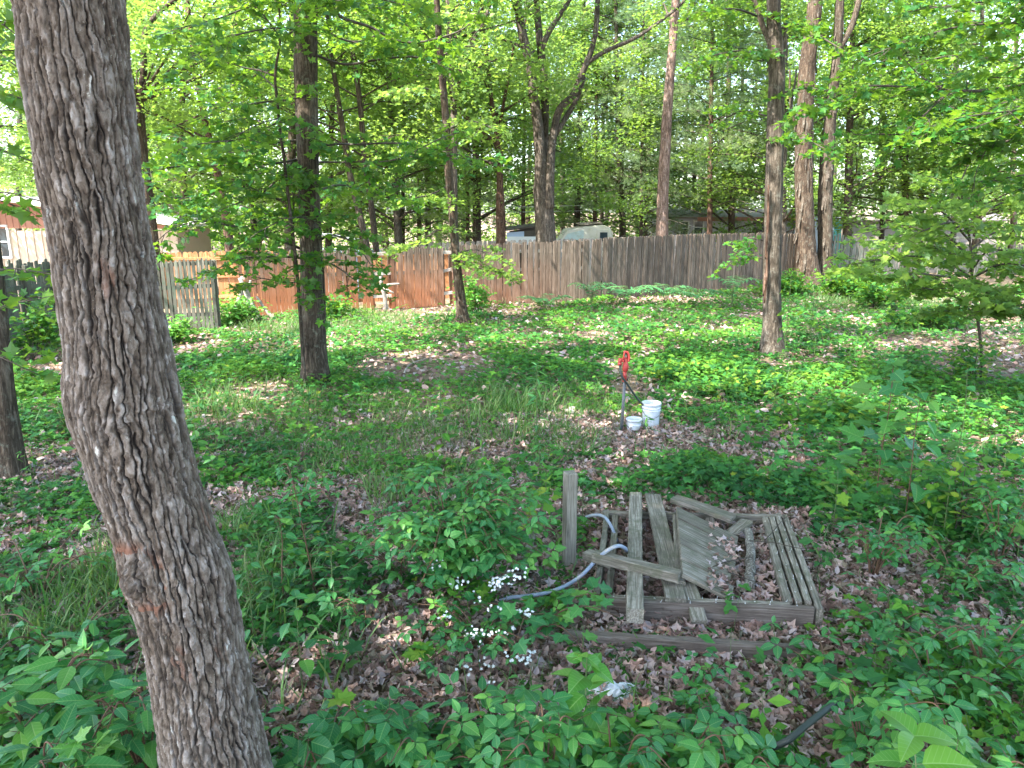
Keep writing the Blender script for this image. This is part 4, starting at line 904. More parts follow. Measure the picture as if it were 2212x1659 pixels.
boughs(e4, 13.85, [[(1690, 60, 6), (1730, 55, 5, -.4), (1790, 90, 4, -.8), (1840, 120, 2, -1)], [(1690, 200, 5), (1740, 190, 4, -.5), (1800, 200, 3, -1.0)], [(1655, 130, 5), (1600, 110, 4, -.4), (1540, 120, 2, -.8)],
    [(1650, 40, 5), (1590, 20, 4, -.4), (1520, 25, 2, -.8)], [(1688, 300, 4), (1735, 300, 3, -.5), (1780, 320, 2, -.9)], [(1650, 520, 3), (1615, 515, 2, .1), (1600, 535, 1.5, .1)], [(1650, 560, 3), (1615, 552, 2, .1), (1590, 560, 1.5, .1)], [(1655, 250, 4), (1600, 240, 3, .5), (1560, 260, 2, .8)]], 24, leaf=.10, tl=.8, every=.18)
e16, p16 = limb_tree("maple_tree", "narrow dark trunk at the left edge, half out of the picture", 7.1,
    [[(25, 1032, 56), (21, 960, 48), (8, 850, 44), (-10, 650, 42), (-32, 450, 40), (-55, 200, 40), (-75, 0, 38)]], 'bark_dark', 6, key='T16', seg=28, step=.06, rough=.06)
boughs(e16, 5.5, [[(-60, 200, 5), (-20, 190, 4), (20, 205, 2)], [(-60, 60, 6), (0, 50, 4), (40, 80, 2)], [(-60, 330, 5), (0, 325, 3), (60, 345, 2)], [(-50, 430, 4), (10, 415, 3), (70, 430, 2)], [(-40, 590, 4), (30, 580, 3), (95, 590, 2)], [(-30, 690, 4), (10, 660, 3), (60, 650, 2)], [(-60, 120, 4), (-10, 110, 3), (30, 140, 2)], [(-30, 780, 3), (-5, 770, 2), (15, 778, 2)]], 25, leaf=.11, tl=.45, every=.16)
e8, p8 = limb_tree("shagbark_tree", "wide shaggy trunk with peeling bark at the right end of the fence", 25.6,
    [[(1748, 618, 44), (1742, 560, 40), (1738, 450, 38), (1737, 333, 36), (1741, 187, 34), (1758, 33, 30), (1763, -20, 28)]], 'bark_brown', 6, key='T8', seg=28, step=.1, rough=.14,
    limbs=[[(1735, 300, 6), (1712, 250, 5), (1705, 150, 4)]])
e8b, p8b = limb_tree("shagbark_tree", "darker shaggy trunk leaning right just beside the wide shaggy one", 26.0,
    [[(1779, 616, 34), (1782, 533, 30), (1783, 440, 30), (1787, 333, 28), (1795, 240, 24), (1808, 120, 20), (1814, 0, 18)], [(1812, 110, 12), (1838, 60, 13), (1858, -10, 13)]], 'bark_dark', 6, seg=24, step=.1, rough=.14)
for ee, pth, sd in ((e8, p8[0], 3), (e8b, p8b[0], 4)):       # loose strips of bark
    rs = np.random.RandomState(sd); m_ = MB()
    for k in range(46):
        i = rs.randint(10, len(pth[0]) - 10); a = rs.uniform(np.pi, 2 * np.pi) + .0; r = pth[1][i]; p = pth[0][i] + np.array([math.cos(a), math.sin(a), 0]) * r * .98; ln = rs.uniform(.25, .7)
        q = p + np.array([math.cos(a) * .06, math.sin(a) * .06, -ln]); m2 = (p + q) / 2 - np.array([math.cos(a), math.sin(a), 0]) * .02
        tn = np.array([-math.sin(a), math.cos(a), 0]) * rs.uniform(.02, .05)
        V = np.array([p - tn, p + tn, m2 - tn, m2 + tn, q - tn * .5, q + tn * .5]); V = np.concatenate([V, V + np.array([math.cos(a), math.sin(a), 0]) * .012])
        m_.add(V, f4=[[0, 1, 3, 2], [2, 3, 5, 4], [6, 8, 9, 7], [8, 10, 11, 9], [0, 2, 8, 6], [2, 4, 10, 8], [1, 7, 9, 3], [3, 9, 11, 5], [0, 6, 7, 1], [4, 5, 11, 10]], smooth=False)
    m_.build("loose_bark", MAT['bark_grey'], ee); ee.children[-1]['kind'] = 'stuff'
# maple outside the right edge whose boughs hang into the picture
P20 = at(2420, 900, 8.8); 
e20, p20 = limb_tree("maple_tree", "maple whose long boughs hang in from the right edge of the yard", 8.8, [[(2420, 960, 46), (2415, 700, 42), (2405, 400, 40), (2400, 100, 38), (2398, -60, 36)]], 'bark_dark', 6, key='T20', seg=24)
boughs(e20, 8.8, [[(2400, 160, 11), (2300, 172, 10), (2212, 183, 8.5), (2102, 197, 7.5), (2050, 195, 7), (1982, 190, 6), (1920, 186, 5), (1870, 186, 4), (1780, 220, 3)],
    [(2400, 270, 8), (2300, 285, 7), (2212, 298, 6), (2118, 313, 5), (2060, 308, 4), (1988, 293, 3), (1900, 290, 2)],
    [(2400, 30, 9), (2290, 50, 7), (2170, 50, 5), (2060, 60, 4), (1960, 90, 3), (1880, 120, 2)], [(2055, 197, 5), (2010, 235, 4, -.3), (1980, 268, 3, -.5)], [(2190, 190, 4), (2150, 280, 3), (2120, 345, 2)],
    [(2040, 192, 4), (1990, 165, 3, .3), (1968, 145, 2, .4)], [(2400, -30, 8), (2300, -10, 6), (2200, -5, 5), (2080, 10, 3), (1990, 20, 2)], [(2400, 100, 8), (2300, 110, 6, .8), (2180, 130, 5, 1.2), (2060, 120, 3, 1.5), (1960, 140, 2, 1.8)],
    [(2400, 220, 7), (2300, 232, 5, -1), (2200, 238, 4, -1.4), (2100, 250, 3, -1.6)], [(2400, 340, 6), (2300, 360, 4, .5), (2200, 380, 3, .8), (2100, 400, 2, 1)]], 26, leaf=.10, tl=.8, every=.15)
# low maple at the right
ey, py_ = limb_tree("young_maple", "low spreading young maple hiding the fence at the right", 11.5, [[(2120, 770, 6), (2112, 690, 6), (2100, 600, 5.5), (2095, 520, 5), (2080, 440, 4), (2075, 390, 3)]], 'bark_dark', None, seg=12, step=.06)
boughs(ey, 11.5, [[(2112, 690, 5), (2060, 640, 4, -.6), (1990, 620, 3, -1)], [(2100, 600, 6), (2030, 560, 4, -.4), (1930, 556, 3, -.8), (1850, 570, 2, -1.0)], [(2100, 600, 6), (2170, 570, 4, -.4), (2240, 580, 3, -.8)],
    [(2098, 560, 5), (2030, 500, 4, .3), (1950, 490, 3, .5), (1880, 500, 2, .6)], [(2097, 540, 5), (2160, 500, 4, .3), (2240, 500, 3)], [(2095, 520, 5), (2020, 450, 4, -.5), (1950, 440, 2, -.8)], [(2092, 500, 5), (2160, 440, 4), (2230, 430, 2)],
    [(2080, 440, 4), (2050, 400, 3), (2020, 385, 2)], [(2080, 440, 4), (2130, 400, 3), (2190, 390, 2)], [(2110, 650, 5), (2180, 630, 4, -.5), (2260, 640, 3, -1)], [(2105, 620, 5), (2060, 600, 4, -1.2), (1980, 590, 3, -1.8)],
    [(2100, 580, 5), (2150, 540, 4, -1.0), (2210, 545, 3, -1.5)], [(2095, 500, 5), (2050, 480, 4, -1.0), (1990, 500, 3, -1.5)], [(2075, 395, 4), (2090, 360, 3), (2110, 335, 2)], [(2100, 560, 5), (2000, 530, 4, 1.0), (1920, 525, 3, 1.5)], [(2112, 680, 4), (2150, 660, 3, -1), (2200, 660, 2, -1.5)]], 27, leaf=.13, tl=.75, every=.22, mat='far_leaf')

# --- trees beyond the fence that the photo shows one by one
def far_tree(name, label, Y, stems, bark, zlo, zhi, rad, nl, per, size, seed, limbs=(), lift=6, group=None, mat='far_leaf', rough=.1):
    e, p = limb_tree(name, label, Y, stems, bark, lift, group, limbs, seg=16, step=.22, rough=rough)
    L = auto_crown(e, p[0], zlo, zhi, rad, nl, per, size, seed, mat)
    rs = np.random.RandomState(seed + 500)
    for (Q, rr) in p[1:]:       # leaves along the other visible stems
        i = rs.randint(len(Q) // 2, len(Q), 8); clump(L, Q[i] + rs.normal(0, .5, (8, 3)), 22, size, rs, (.6, .35), DI, .6, tint=rs.uniform(.2, .9, 8))
    L.build("crown", MAT[mat], e); return e
far_tree("oak_tree", "large many-stemmed oak rising behind the middle of the fence", 26.5,
    [[(1179, 520, 46), (1176, 460, 43), (1172, 400, 38), (1168, 333, 26), (1160, 260, 22), (1152, 200, 21), (1147, 150, 20), (1130, 80, 19), (1117, 0, 18)],
     [(1186, 440, 20, .3), (1180, 360, 20, .5), (1177, 300, 18, .5), (1175, 167, 17, .4), (1165, 83, 16, .3), (1159, -10, 15, .3)],
     [(1186, 450, 22, -.2), (1188, 380, 20, -.2), (1197, 283, 17), (1210, 233, 16), (1237, 207, 15), (1257, 160, 14), (1272, 123, 13), (1284, 83, 12), (1291, 0, 11)],
     [(1200, 290, 12, .1), (1217, 262, 12, .2), (1245, 215, 12, .3), (1262, 165, 10, .2)],
     [(1168, 110, 12), (1185, 70, 12), (1206, 38, 11), (1230, 0, 10)]], 'bark_grey', 7.5, 14, 5.5, 18, 50, .17, 31,
    limbs=[[(1268, 136, 10), (1304, 113, 9), (1370, 83, 8), (1420, 50, 7), (1472, 8, 6)]], lift=6)
far_tree("pine_tree_trunk", "pinkish sunlit pine trunk standing behind the grey fence", 29.0, [[(1430, 503, 27), (1432, 420, 25), (1437, 320, 23), (1443, 220, 21), (1452, 110, 18), (1460, -10, 17)]], 'bark_pink', 9, 17, 4, 18, 60, .17, 32, rough=.06).name = "pine_tree"
far_tree("forked_tree", "dark red trunk forking low, left of the many-stemmed oak", 28.0, [[(1082, 520, 22), (1081, 450, 19), (1080, 400, 15), (1078, 320, 15), (1074, 290, 13), (1062, 220, 9), (1055, 150, 8), (1045, 60, 7)], [(1074, 308, 11), (1045, 290, 10), (1017, 263, 9), (997, 243, 8), (985, 200, 6)], [(1078, 280, 8), (1092, 200, 7), (1106, 130, 6), (1110, 90, 5)]], 'bark_red', 4.5, 12, 5, 22, 55, .17, 33)
far_tree("forked_tree", "forked trunk emerging from behind the big leaning oak", 21.0, [[(331, 540, 26), (320, 440, 26), (306, 330, 25), (298, 220, 24)], [(300, 235, 16), (276, 150, 15), (268, 60, 14), (265, -20, 13)], [(300, 225, 16), (310, 160, 15), (318, 60, 13), (345, 25, 10), (390, -10, 8)]], 'bark_brown', 4.5, 12, 4.5, 16, 50, .15, 34, lift=None)
far_tree("maple_tree", "reddish trunk showing above the stockade panel", 24.0, [[(496, 535, 20), (490, 480, 19), (480, 420, 16), (462, 340, 15), (445, 270, 13), (425, 170, 11), (408, 30, 9), (402, -20, 8)]], 'bark_red', 4.5, 13, 4.5, 20, 55, .15, 35)
far_tree("maple_tree", "left one of two leaning trunks behind the gap in the fence", 24.5, [[(792, 532, 14), (774, 450, 14), (754, 367, 13), (741, 283, 12), (728, 200, 11), (716, 120, 9), (705, 0, 8)]], 'bark_dark', 4.5, 13, 4, 18, 55, .15, 36)
far_tree("maple_tree", "right one of two leaning trunks behind the gap in the fence", 25.0, [[(812, 532, 13), (801, 440, 13), (787, 333, 12), (777, 217, 11), (767, 143, 10), (755, 70, 8), (745, -10, 7)]], 'bark_dark', 4.5, 13, 4, 18, 55, .15, 37)
far_tree("oak_tree", "pale straight trunk just behind the thin curving maple", 24.0, [[(982, 520, 15), (981, 400, 14), (979, 200, 14), (972, 100, 13), (967, -10, 12)]], 'bark_grey', 5, 14, 4.5, 18, 55, .16, 38, limbs=[[(980, 190, 8), (1014, 105, 8), (1057, 15, 7)]])
far_tree("oak_tree", "dark straight trunk with one low crooked limb behind the camper", 38.0, [[(1246, 490, 13), (1249, 400, 12), (1252, 280, 11), (1258, 150, 9), (1262, 0, 7)]], 'bark_dark', 4, 13, 4.5, 18, 55, .19, 39, limbs=[[(1252, 440, 5), (1285, 425, 4), (1318, 398, 3)]])
far_tree("maple_tree", "greyish pink trunk near the right edge beyond the yard", 34.0, [[(2190, 480, 13), (2187, 400, 12), (2191, 300, 11), (2193, 200, 9), (2196, 50, 8)]], 'bark_pink', 4, 13, 4.5, 20, 55, .18, 40)
# pines
for k, (px, py, w_, Y, zl, rad, nl, bark, lab) in enumerate([
    (1533, 502, 12, 33.0, 3.3, 4.2, 64, 'bark_red', "slim reddish pine before the mobile home"),
    (1395, 500, 9, 40.0, 1.9, 4.8, 70, 'bark_red', "soft feathery pine left of the pinkish trunk"),
    (1600, 495, 10, 45.0, 2.2, 5.2, 66, 'bark_dark', "pale feathery pine above the mobile home roof"),
    (1130, 500, 9, 37.0, 1.8, 4.6, 60, 'bark_red', "feathery pine left of the many-stemmed oak"),
    (905, 505, 10, 37.0, 2.0, 4.6, 60, 'bark_red', "feathery pine left of the thin curving maple"),
    (1905, 500, 11, 36.0, 2.4, 4.4, 60, 'bark_dark', "dark pine right of the shaggy trunks"),
    (2060, 500, 12, 41.0, 3.0, 5.0, 64, 'bark_dark', "grey-green pine over the low young maple"),
    (40, 500, 13, 38.0, 2.5, 5.0, 60, 'bark_grey', "bluish pine behind the bungalow roof"),
    (560, 500, 11, 42.0, 2.4, 5.0, 60, 'bark_dark', "distant pine left of the straight dark maple"),
    (1300, 500, 9, 47.0, 1.8, 5.0, 64, 'bark_dark', "distant pine over the camper trailer"),
    (1285, 500, 10, 37.0, 1.6, 4.0, 70, 'bark_red', "pale feathery pine right behind the camper trailer"), (1385, 500, 8, 35.0, 1.9, 3.4, 64, 'bark_dark', "pale slim pine touching the pinkish trunk's left side"), (1655, 500, 10, 36.0, 3.2, 3.8, 64, 'bark_red', "pale pine behind the scarred maple trunk"), (1010, 500, 9, 34.0, 1.8, 3.4, 64, 'bark_red', "pale pine between the curving maple and the forked red trunk"), (870, 500, 9, 35.0, 1.8, 3.6, 64, 'bark_dark', "pale pine above the parked car"), (1990, 500, 10, 34.0, 2.6, 3.6, 60, 'bark_dark', "pale pine behind the young maple's left boughs"),
    (1480, 500, 9, 52.0, 1.8, 5.2, 66, 'bark_dark', "farthest pale pine right of the pinkish trunk")]):
    e, p = limb_tree("pine_tree", lab, Y, [[(px, py, w_), (px + 1, 380, w_ * .9), (px + 3, 250, w_ * .8), (px + 5, 100, w_ * .6), (px + 6, 0, w_ * .5)]], bark, 3.5, seg=12, step=.3)
    pine_crown(e, p[0], zl, 15, rad, nl, 100 + k, 'twig', size=.22 + Y * .0018)
# other broadleaf trees beyond
rs = np.random.RandomState(77)
others = [(150, 31, "broad tree behind the bungalow roof"), (395, 28, "leafy tree right of the forked trunk"), (550, 33, "leafy tree over the cedar fence"), (625, 27, "yellow-green tree left of the straight dark maple"), (710, 33, "tree just right of the straight dark maple"), (860, 29, "leafy tree over the parked car"),
          (925, 35, "slim tree left of the thin curving maple"), (1030, 33, "slim tree between the curving maple and the forked tree"), (1215, 43, "tall tree behind the many-stemmed oak"), (1345, 36, "leafy tree above the camper's right end"), (1580, 38, "leafy tree behind the mobile home"), (1690, 31, "tree behind the scarred maple trunk"), (1830, 32, "tree just right of the shaggy trunks"),
          (1960, 33, "bright tree over the leaning fence"), (2110, 31, "leafy tree above the low young maple"), (2260, 29, "tree at the far right edge"), (-60, 27, "dark tree at the far left edge"), (1500, 41, "slim broadleaf tree between the two pines"), (780, 45, "far tall tree over the car"), (1140, 50, "far tall tree left of the oak"), (330, 44, "far tall tree over the house roof"), (1760, 47, "far tall tree behind the shaggy trunks")]
for k, (px, Y, lab) in enumerate(others):
    wpx = rs.uniform(.26, .42) * FOC / Y; dx = rs.normal(0, 14)
    e, p = limb_tree("broadleaf_tree", lab, Y, [[(px, 505, wpx), (px + dx * .3, 400, wpx * .9), (px + dx * .8 + rs.normal(0, 4), 250, wpx * .75), (px + dx * 1.2, 100, wpx * .6), (px + dx * 1.4, -20, wpx * .5)]], ['bark_dark', 'bark_brown', 'bark_grey'][k % 3], 6, seg=10, step=.35)
    auto_crown(e, p[0], 1.9 if Y > 30 else 2.6, 3.6 + .27 * Y, 4.6, 30, 60, .135 + Y * .0012, 200 + k, up=.3).build("crown", MAT['far_leaf'], e)
# the far wood as one mass
def far_wood():
    rs = np.random.RandomState(88); m = MB(); n = 2500
    X = rs.uniform(-62, 62, n); Y = rs.uniform(54, 66, n); hmax = 15 + 5 * vnoise(X * .12, Y * .1, 0, 4) ; Z = rs.uniform(0, 1, n) ** .9 * hmax - 1
    C = np.stack([X, Y, Z], 1); P = np.repeat(C, 44, 0) + rs.normal(0, 1, (n * 44, 3)) * [.9, .9, .5]
    scatter(m, DI, P, .34 * rs.uniform(.7, 1.2, len(P)), tilt=.7, rs=rs, tint=np.clip(np.repeat(rs.uniform(0, 1, n), 44) + rs.uniform(-.2, .2, n * 44), 0, 1))
    e = m.build("far_wood", MAT['far_leaf']); tag(e, "sunlit wood closing the view beyond the gardens", "woods", kind="stuff")
    m = MB()
    for k in range(60):
        x, y = rs.uniform(-55, 55), rs.uniform(56, 78); tube(m, [(x, y, -1.5), (x + rs.normal(0, .3), y, 8), (x + rs.normal(0, .8), y, 17)], [.2, .16, .08], 7, 1.5)
    tr = m.build("far_trunks", MAT['bark_dark']); tag(tr, "distant trunks in the far wood", "woods", kind="stuff")
far_wood()

def understory():
    rs = np.random.RandomState(188); m = MB(); n = 900
    X = rs.uniform(-50, 50, n); Y = rs.uniform(45, 56, n); Z = rs.uniform(0, 1, n) * 5.5 - 1.2
    C = np.stack([X, Y, Z], 1); P = np.repeat(C, 40, 0) + rs.normal(0, 1, (n * 40, 3)) * [.8, .8, .4]
    scatter(m, DI, P, .26 * rs.uniform(.7, 1.2, len(P)), tilt=.7, rs=rs, tint=np.clip(np.repeat(rs.uniform(.2, 1, n), 40) + rs.uniform(-.2, .2, n * 40), 0, 1))
    e = m.build("understory", MAT['far_leaf']); tag(e, "light green brush under the trees beyond the gardens", "brush", kind="stuff")
understory()

# --- unseen leaf clumps added over the yard for shade, gaps cut along sun rays
SUNLIT = [(920, 683, 260, 14), (410, 735, 80, 24), (760, 715, 150, 22), (560, 700, 60, 14), (1600, 722, 80, 26), (1510, 700, 60, 14), (2160, 672, 110, 34), (1960, 735, 90, 14), (2120, 905, 120, 42), (2140, 780, 60, 14), (1230, 690, 80, 12), (1390, 655, 90, 8), (1120, 740, 60, 10),
          (1360, 745, 50, 9), (1860, 860, 50, 10), (860, 1372, 45, 12), (2040, 965, 60, 16), (900, 760, 60, 8), (1010, 800, 40, 7), (1230, 815, 30, 10), (1800, 690, 90, 14), (660, 760, 50, 10), (1900, 650, 120, 12), (480, 655, 40, 40), (1240, 645, 260, 8), (2200, 1010, 40, 30), (1470, 800, 40, 8)]
def shade_canopy():
    rs = np.random.RandomState(99); S = np.array(SUN_DIR)
    n = 8200; gx = rs.uniform(-15, 21, n); gy = rs.uniform(-4, 29.5, n); gx = np.append(gx, rs.uniform(-5, 8, 1100)); gy = np.append(gy, rs.uniform(-1, 9, 1100)); n = len(gx); z = rs.uniform(8.6, 13.0, n)
    near = z * 0
    C = np.stack([gx, gy, 0 * gx], 1) + (S / S[2])[None] * z[:, None]
    keep = np.ones(n, bool)
    G = np.stack([gx, gy, 0 * gx], 1); px, py = proj(G)
    behind = gy > fence_y(gx) - .2
    keep &= ~(behind & (rs.rand(n) < .85))
    for (a, b, rx, ry) in SUNLIT:
        c = gp(a, b); dx = (gp(a + rx, b)[0] - c[0]); dy = abs(gp(a, b - ry)[1] - gp(a, b + ry)[1]) / 2
        d = np.sqrt(((gx - c[0]) / (dx + .55)) ** 2 + ((gy - c[1]) / (dy + .40)) ** 2)
        keep &= (d > 1) | (rs.rand(n) < .12)
    nz = fbm(gx * .55, gy * .55, 0, 15, 3); keep &= (nz < .60) | (gy < 9) 
    keep &= ~((gy > 10) & (rs.rand(n) < .12)); keep &= ~((gx < -5.5) & (gy < 7)) 
    # emptied at near left to let skylight onto the big trunk
    C = C[keep]; 
    # keep the shade clumps out of the picture above the yard: only where they stand higher than the view
    vis = C[:, 2] < CAM_H + .262 * C[:, 1] + .4
    C[vis, 2] += 0; C = C[~(vis & (C[:, 1] < 19))]
    keys = list(TREES); B = np.array([[TREES[k][0].location.x, TREES[k][0].location.y] for k in keys])
    own = np.argmin(((C[:, None, :2] - B[None] + np.array([0, 0])) ** 2).sum(-1), 1)
    for i, k in enumerate(keys):
        Ck = C[own == i]
        if not len(Ck): continue
        e = TREES[k][0]; m = MB(); clump(m, Ck, 27, .20, rs, (.50, .30), DI, .5); m.build("crown", MAT['shade_canopy_leaf'], e)  # added shade clumps, stored as the nearest yard tree's crown
        b = MB(); top = TREES[k][1]
        for q in range(0, len(Ck), 26): 
            mid = (top + Ck[q]) / 2 + rs.normal(0, .3, 3); tube(b, [top - [0, 0, rs.uniform(0, 2.0)], mid, Ck[q]], [.06, .035, .01], 5, .6, cap=False)
        b.build("branches", MAT['bark_dark'], e)
shade_canopy()

# ================================================================== WOODEN FRAME, BOARDS, POST
def place(o, c, A, parent=None):
    from mathutils import Matrix
    Mx = Matrix(((A[0][0], A[1][0], A[2][0]), (A[0][1], A[1][1], A[2][1]), (A[0][2], A[1][2], A[2][2])))
    o.rotation_euler = Mx.to_euler(); o.parent = parent
    o.location = tuple(np.array(c) - (np.array(parent.location) if parent is not None else 0))
def board(name, p0, p1, w_, t, mat, parent=None, roll=0.0, tint=.5, label=None, cat=None, seed=0, worn=0.004, nails=0):
    """a board with its grain along local X; p0,p1 = ends of the centre line of its top face"""
    p0, p1 = np.array(p0, float), np.array(p1, float); A = axes(p1 - p0, roll=roll); L = np.linalg.norm(p1 - p0)
    rs = np.random.RandomState(seed + 11); m = MB(); nx = max(6, int(L / .05)); ny = 4; ring = []
    b = min(.006, t * .3); prof = [(-w_ / 2, -t / 2 + b), (-w_ / 2 + b, -t / 2), (w_ / 2 - b, -t / 2), (w_ / 2, -t / 2 + b), (w_ / 2, t / 2 - b), (w_ / 2 - b, t / 2), (0, t / 2 - .0008), (-w_ / 2 + b, t / 2), (-w_ / 2, t / 2 - b)]
    n = len(prof); V = []
    for i in range(nx + 1):
        x = -L / 2 + L * i / nx; k = rs.normal(0, worn * .35, (n, 2)); bow = .006 * math.sin(i / nx * 3.1 + seed)
        if i in (0, nx): k = k * 1.5
        xo = rs.normal(0, worn * .8, n) if i in (0, nx) else np.zeros(n)
        V += [[x + xo[j], prof[j][0] + k[j, 0] + bow, prof[j][1] + k[j, 1]] for j in range(n)]
    F = [[i * n + j, (i + 1) * n + j, (i + 1) * n + (j + 1) % n, i * n + (j + 1) % n] for i in range(nx) for j in range(n)]
    V += [[-L / 2, 0, 0], [L / 2, 0, 0]]; c0 = len(V) - 2
    F3 = [[c0, j, (j + 1) % n] for j in range(n)] + [[c0 + 1, nx * n + (j + 1) % n, nx * n + j] for j in range(n)]
    m.add(V, f3=F3, f4=F, tint=tint, smooth=False); o = m.build(name, mat)
    c = (p0 + p1) / 2 - A[2] * t / 2; place(o, c, A, parent)
    if nails:
        mm = MB()
        for q in range(nails):
            x = -L / 2 + L * (q + .5) / nails + rs.normal(0, .01); y = rs.choice([-1, 1]) * w_ * .2; h = rs.uniform(.004, .03)
            tube(mm, [(x, y, t / 2 - .005), (x + rs.normal(0, .006), y + rs.normal(0, .006), t / 2 + h)], .002, 5); lathe(mm, (x, y, t / 2 + .0015), [(0, .002), (.005, .0015), (.0055, 0)], 6)
        no = mm.build("nails", MAT['nail'], None, (0, 0, 0)); no.parent = o
    if label: tag(o, label, cat)
    return o
MAT['nail'] = simple("nail", (.50, .49, .47), .45, .6)
Zt = .15
F_L, F_R = gp(1276, 1294, Zt), gp(1757, 1311, Zt); B_L, B_R = gp(1302, 1104, Zt), gp(1688, 1112, Zt)
fc = (F_L + F_R + B_L + B_R) / 4; fr = empty("timber_frame", (fc[0], fc[1], 0)); tag(fr, "low square frame of weathered two-by-six timbers filled with dead leaves", "wooden frame")
up = np.array([0, 0, 0.])
ud = (F_R - F_L) / np.linalg.norm(F_R - F_L); vd = (B_R - F_R) / np.linalg.norm(B_R - F_R); vl = (B_L - F_L) / np.linalg.norm(B_L - F_L)
def fb(a, b, w_, t, k, tint, name="beam", nails=0, mat='lumber'): return board(name, a, b, w_, t, MAT[mat], fr, tint=tint, seed=k, nails=nails)
fb(F_L, F_R, .045, .15, 1, .55, nails=8, mat='lumber_brown'); fb(F_L + vl * .047 + ud * .1, F_R + vd * .047 - ud * .14, .042, .145, 2, .75, nails=14)
fb(B_L, B_R, .045, .15, 3, .4)
for q, (o_, tt, na) in enumerate(((.02, .5, 3), (-.035, .8, 7), (-.09, .7, 7), (-.15, .6, 5))):
    z_ = -.004 * q; fb(F_R + ud * (o_ + .012) + vd * (-.03 if q == 0 else .08) + [0, 0, z_ + .004], B_R + ud * (o_ + .012) + vd * .0 + [0, 0, z_ + .004], .042 if q < 3 else .05, .15, 4 + q, tt, nails=na)
fb(F_L + ud * .035 + vl * .07, B_L + ud * .03 - vl * .03, .045, .15, 9, .6); fb(F_L + ud * .11 + vl * .09, B_L + ud * .11 - vl * .04 - [0, 0, .01], .05, .12, 10, .35); 
def tb(name, a, b, w_, t, lab, k, tint=.5, roll=0, mat='lumber', za=Zt, zb=Zt, nails=0): return board(name, gp(a[0], a[1], za), gp(b[0], b[1], zb), w_, t, MAT[mat], None, roll, tint, lab, "board", k, nails=nails)
tb("loose_beam", (1374, 1314), (1372, 1063), .105, .10, "thick square beam lying front to back across the timber frame, ends past its front", 20, .85, za=.235, zb=.24)
tb("loose_plank", (1462, 1292), (1409, 1066), .135, .035, "dark wide plank lying front to back, right of the thick square beam", 21, .35, za=.19, zb=.235)
tb("loose_plank", (1511, 1340), (1486, 1256), .10, .035, "short broken plank tipping over the frame's front timber", 22, .7, za=.10, zb=.19)
tb("loose_beam", (1285, 1190), (1468, 1236), .075, .07, "slanting narrow beam with a charred end crossing over the thick square beam", 23, .6, za=.30, zb=.29, mat='lumber')
tb("loose_block", (1268, 1188), (1326, 1212), .085, .06, "short block of wood sticking out at the frame's left timber", 24, .5, za=.22, zb=.21)
tb("loose_plank", (1456, 1072), (1585, 1116), .13, .04, "greenish plank lying over the back timber of the frame", 25, .35, za=.27, zb=.22)
tb("loose_block", (1532, 1118), (1536, 1150), .07, .05, "small upright block beside the greenish plank", 26, .8, za=.17, zb=.10)
tb("loose_block", (1578, 1152), (1612, 1122), .10, .045, "short tilted block near the back right inside corner", 27, .5, za=.13, zb=.17)
# slatted panel of five boards leaning in the frame
TL, TR, BR_, BL_ = gp(1461, 1097, .30), gp(1592, 1162, .17), gp(1570, 1293, .13), gp(1474, 1243, .26)
pn = empty("slatted_panel", tuple(((TL + BR_) / 2)[:2]) + (.1,)); tag(pn, "slanting dark panel of five boards collapsed inside the timber frame", "wooden panel")
for q in range(5):
    f0, f1 = q / 5 + .006, (q + 1) / 5 - .006; m = MB(); rr_ = R.uniform(-.03, .03, 2); ex_ = (TR - TL) * R.uniform(-.03, .06)
    a0, a1, b1, b0 = TL + (BL_ - TL) * f0, TL + (BL_ - TL) * f1, TR + (BR_ - TR) * f1 + ex_, TR + (BR_ - TR) * f0 + ex_; cc = (a0 + a1 + b0 + b1) / 4; ax = axes((b0 + b1) / 2 - (a0 + a1) / 2)
    slab(m, [(p_ - cc) @ ax.T for p_ in (a0, a1, b1, b0)], .028, .15 + .12 * q); o = m.build("board", MAT['lumber']); place(o, cc + [0, 0, R.uniform(-.004, .004)], ax, pn)
board("cross_beam", TL + (BL_ - TL) * .02 - [0, 0, .045], BL_ - [0, 0, .045], .06, .05, MAT['lumber'], pn, 0, .3, seed=40)
# post
pb = gp(1229, 1229); pt = at(1229, 1021, pb[1] + .02)
m = MB(); A = np.array([[math.cos(.25), math.sin(.25), 0], [-math.sin(.25), math.cos(.25), 0], [0, 0, 1]]); box(m, (0, 0, pt[2] / 2 - .05), (.088, .088, pt[2] + .1), A, .6, .006)
o = m.build("wooden_post", MAT['post'], None, (0, 0, 0)); o.location = (pb[0], pb[1] + .03, 0); tag(o, "upright square wooden post with a split grey top, left of the timber frame", "post")
# landscaping edge
def edging(name, a, b, w_, h, lab, k, mat='lumber', tint=.5, z=None, zb=None): return board(name, gp(a[0], a[1], z or h), gp(b[0], b[1], zb or z or h), w_, h + .03, MAT[mat], None, 0, tint, lab, "timber", k, worn=.006)
edging("edging_timber", (1218, 1364), (1738, 1397), .06, .10, "long low timber lying in the leaves in front of the timber frame", 50, 'lumber_brown', .55)
edging("edging_timber", (1133, 1232), (1156, 1124), .055, .05, "short narrow timber in the leaves left of the square post", 51, 'lumber', .75)
edging("edging_timber", (1146, 1276), (1226, 1180), .16, .03, "wide mossy board slanting in the leaves behind the square post", 52, 'lumber_brown', .35)
edging("edging_timber", (1128, 1120), (1290, 1112), .06, .05, "dark timber half buried behind the square post", 53, 'lumber_brown', .3)
edging("edging_timber", (1050, 1330), (1096, 1292), .14, .05, "mossy stump end of a timber under the white-flowered bramble", 54, 'lumber_brown', .2)
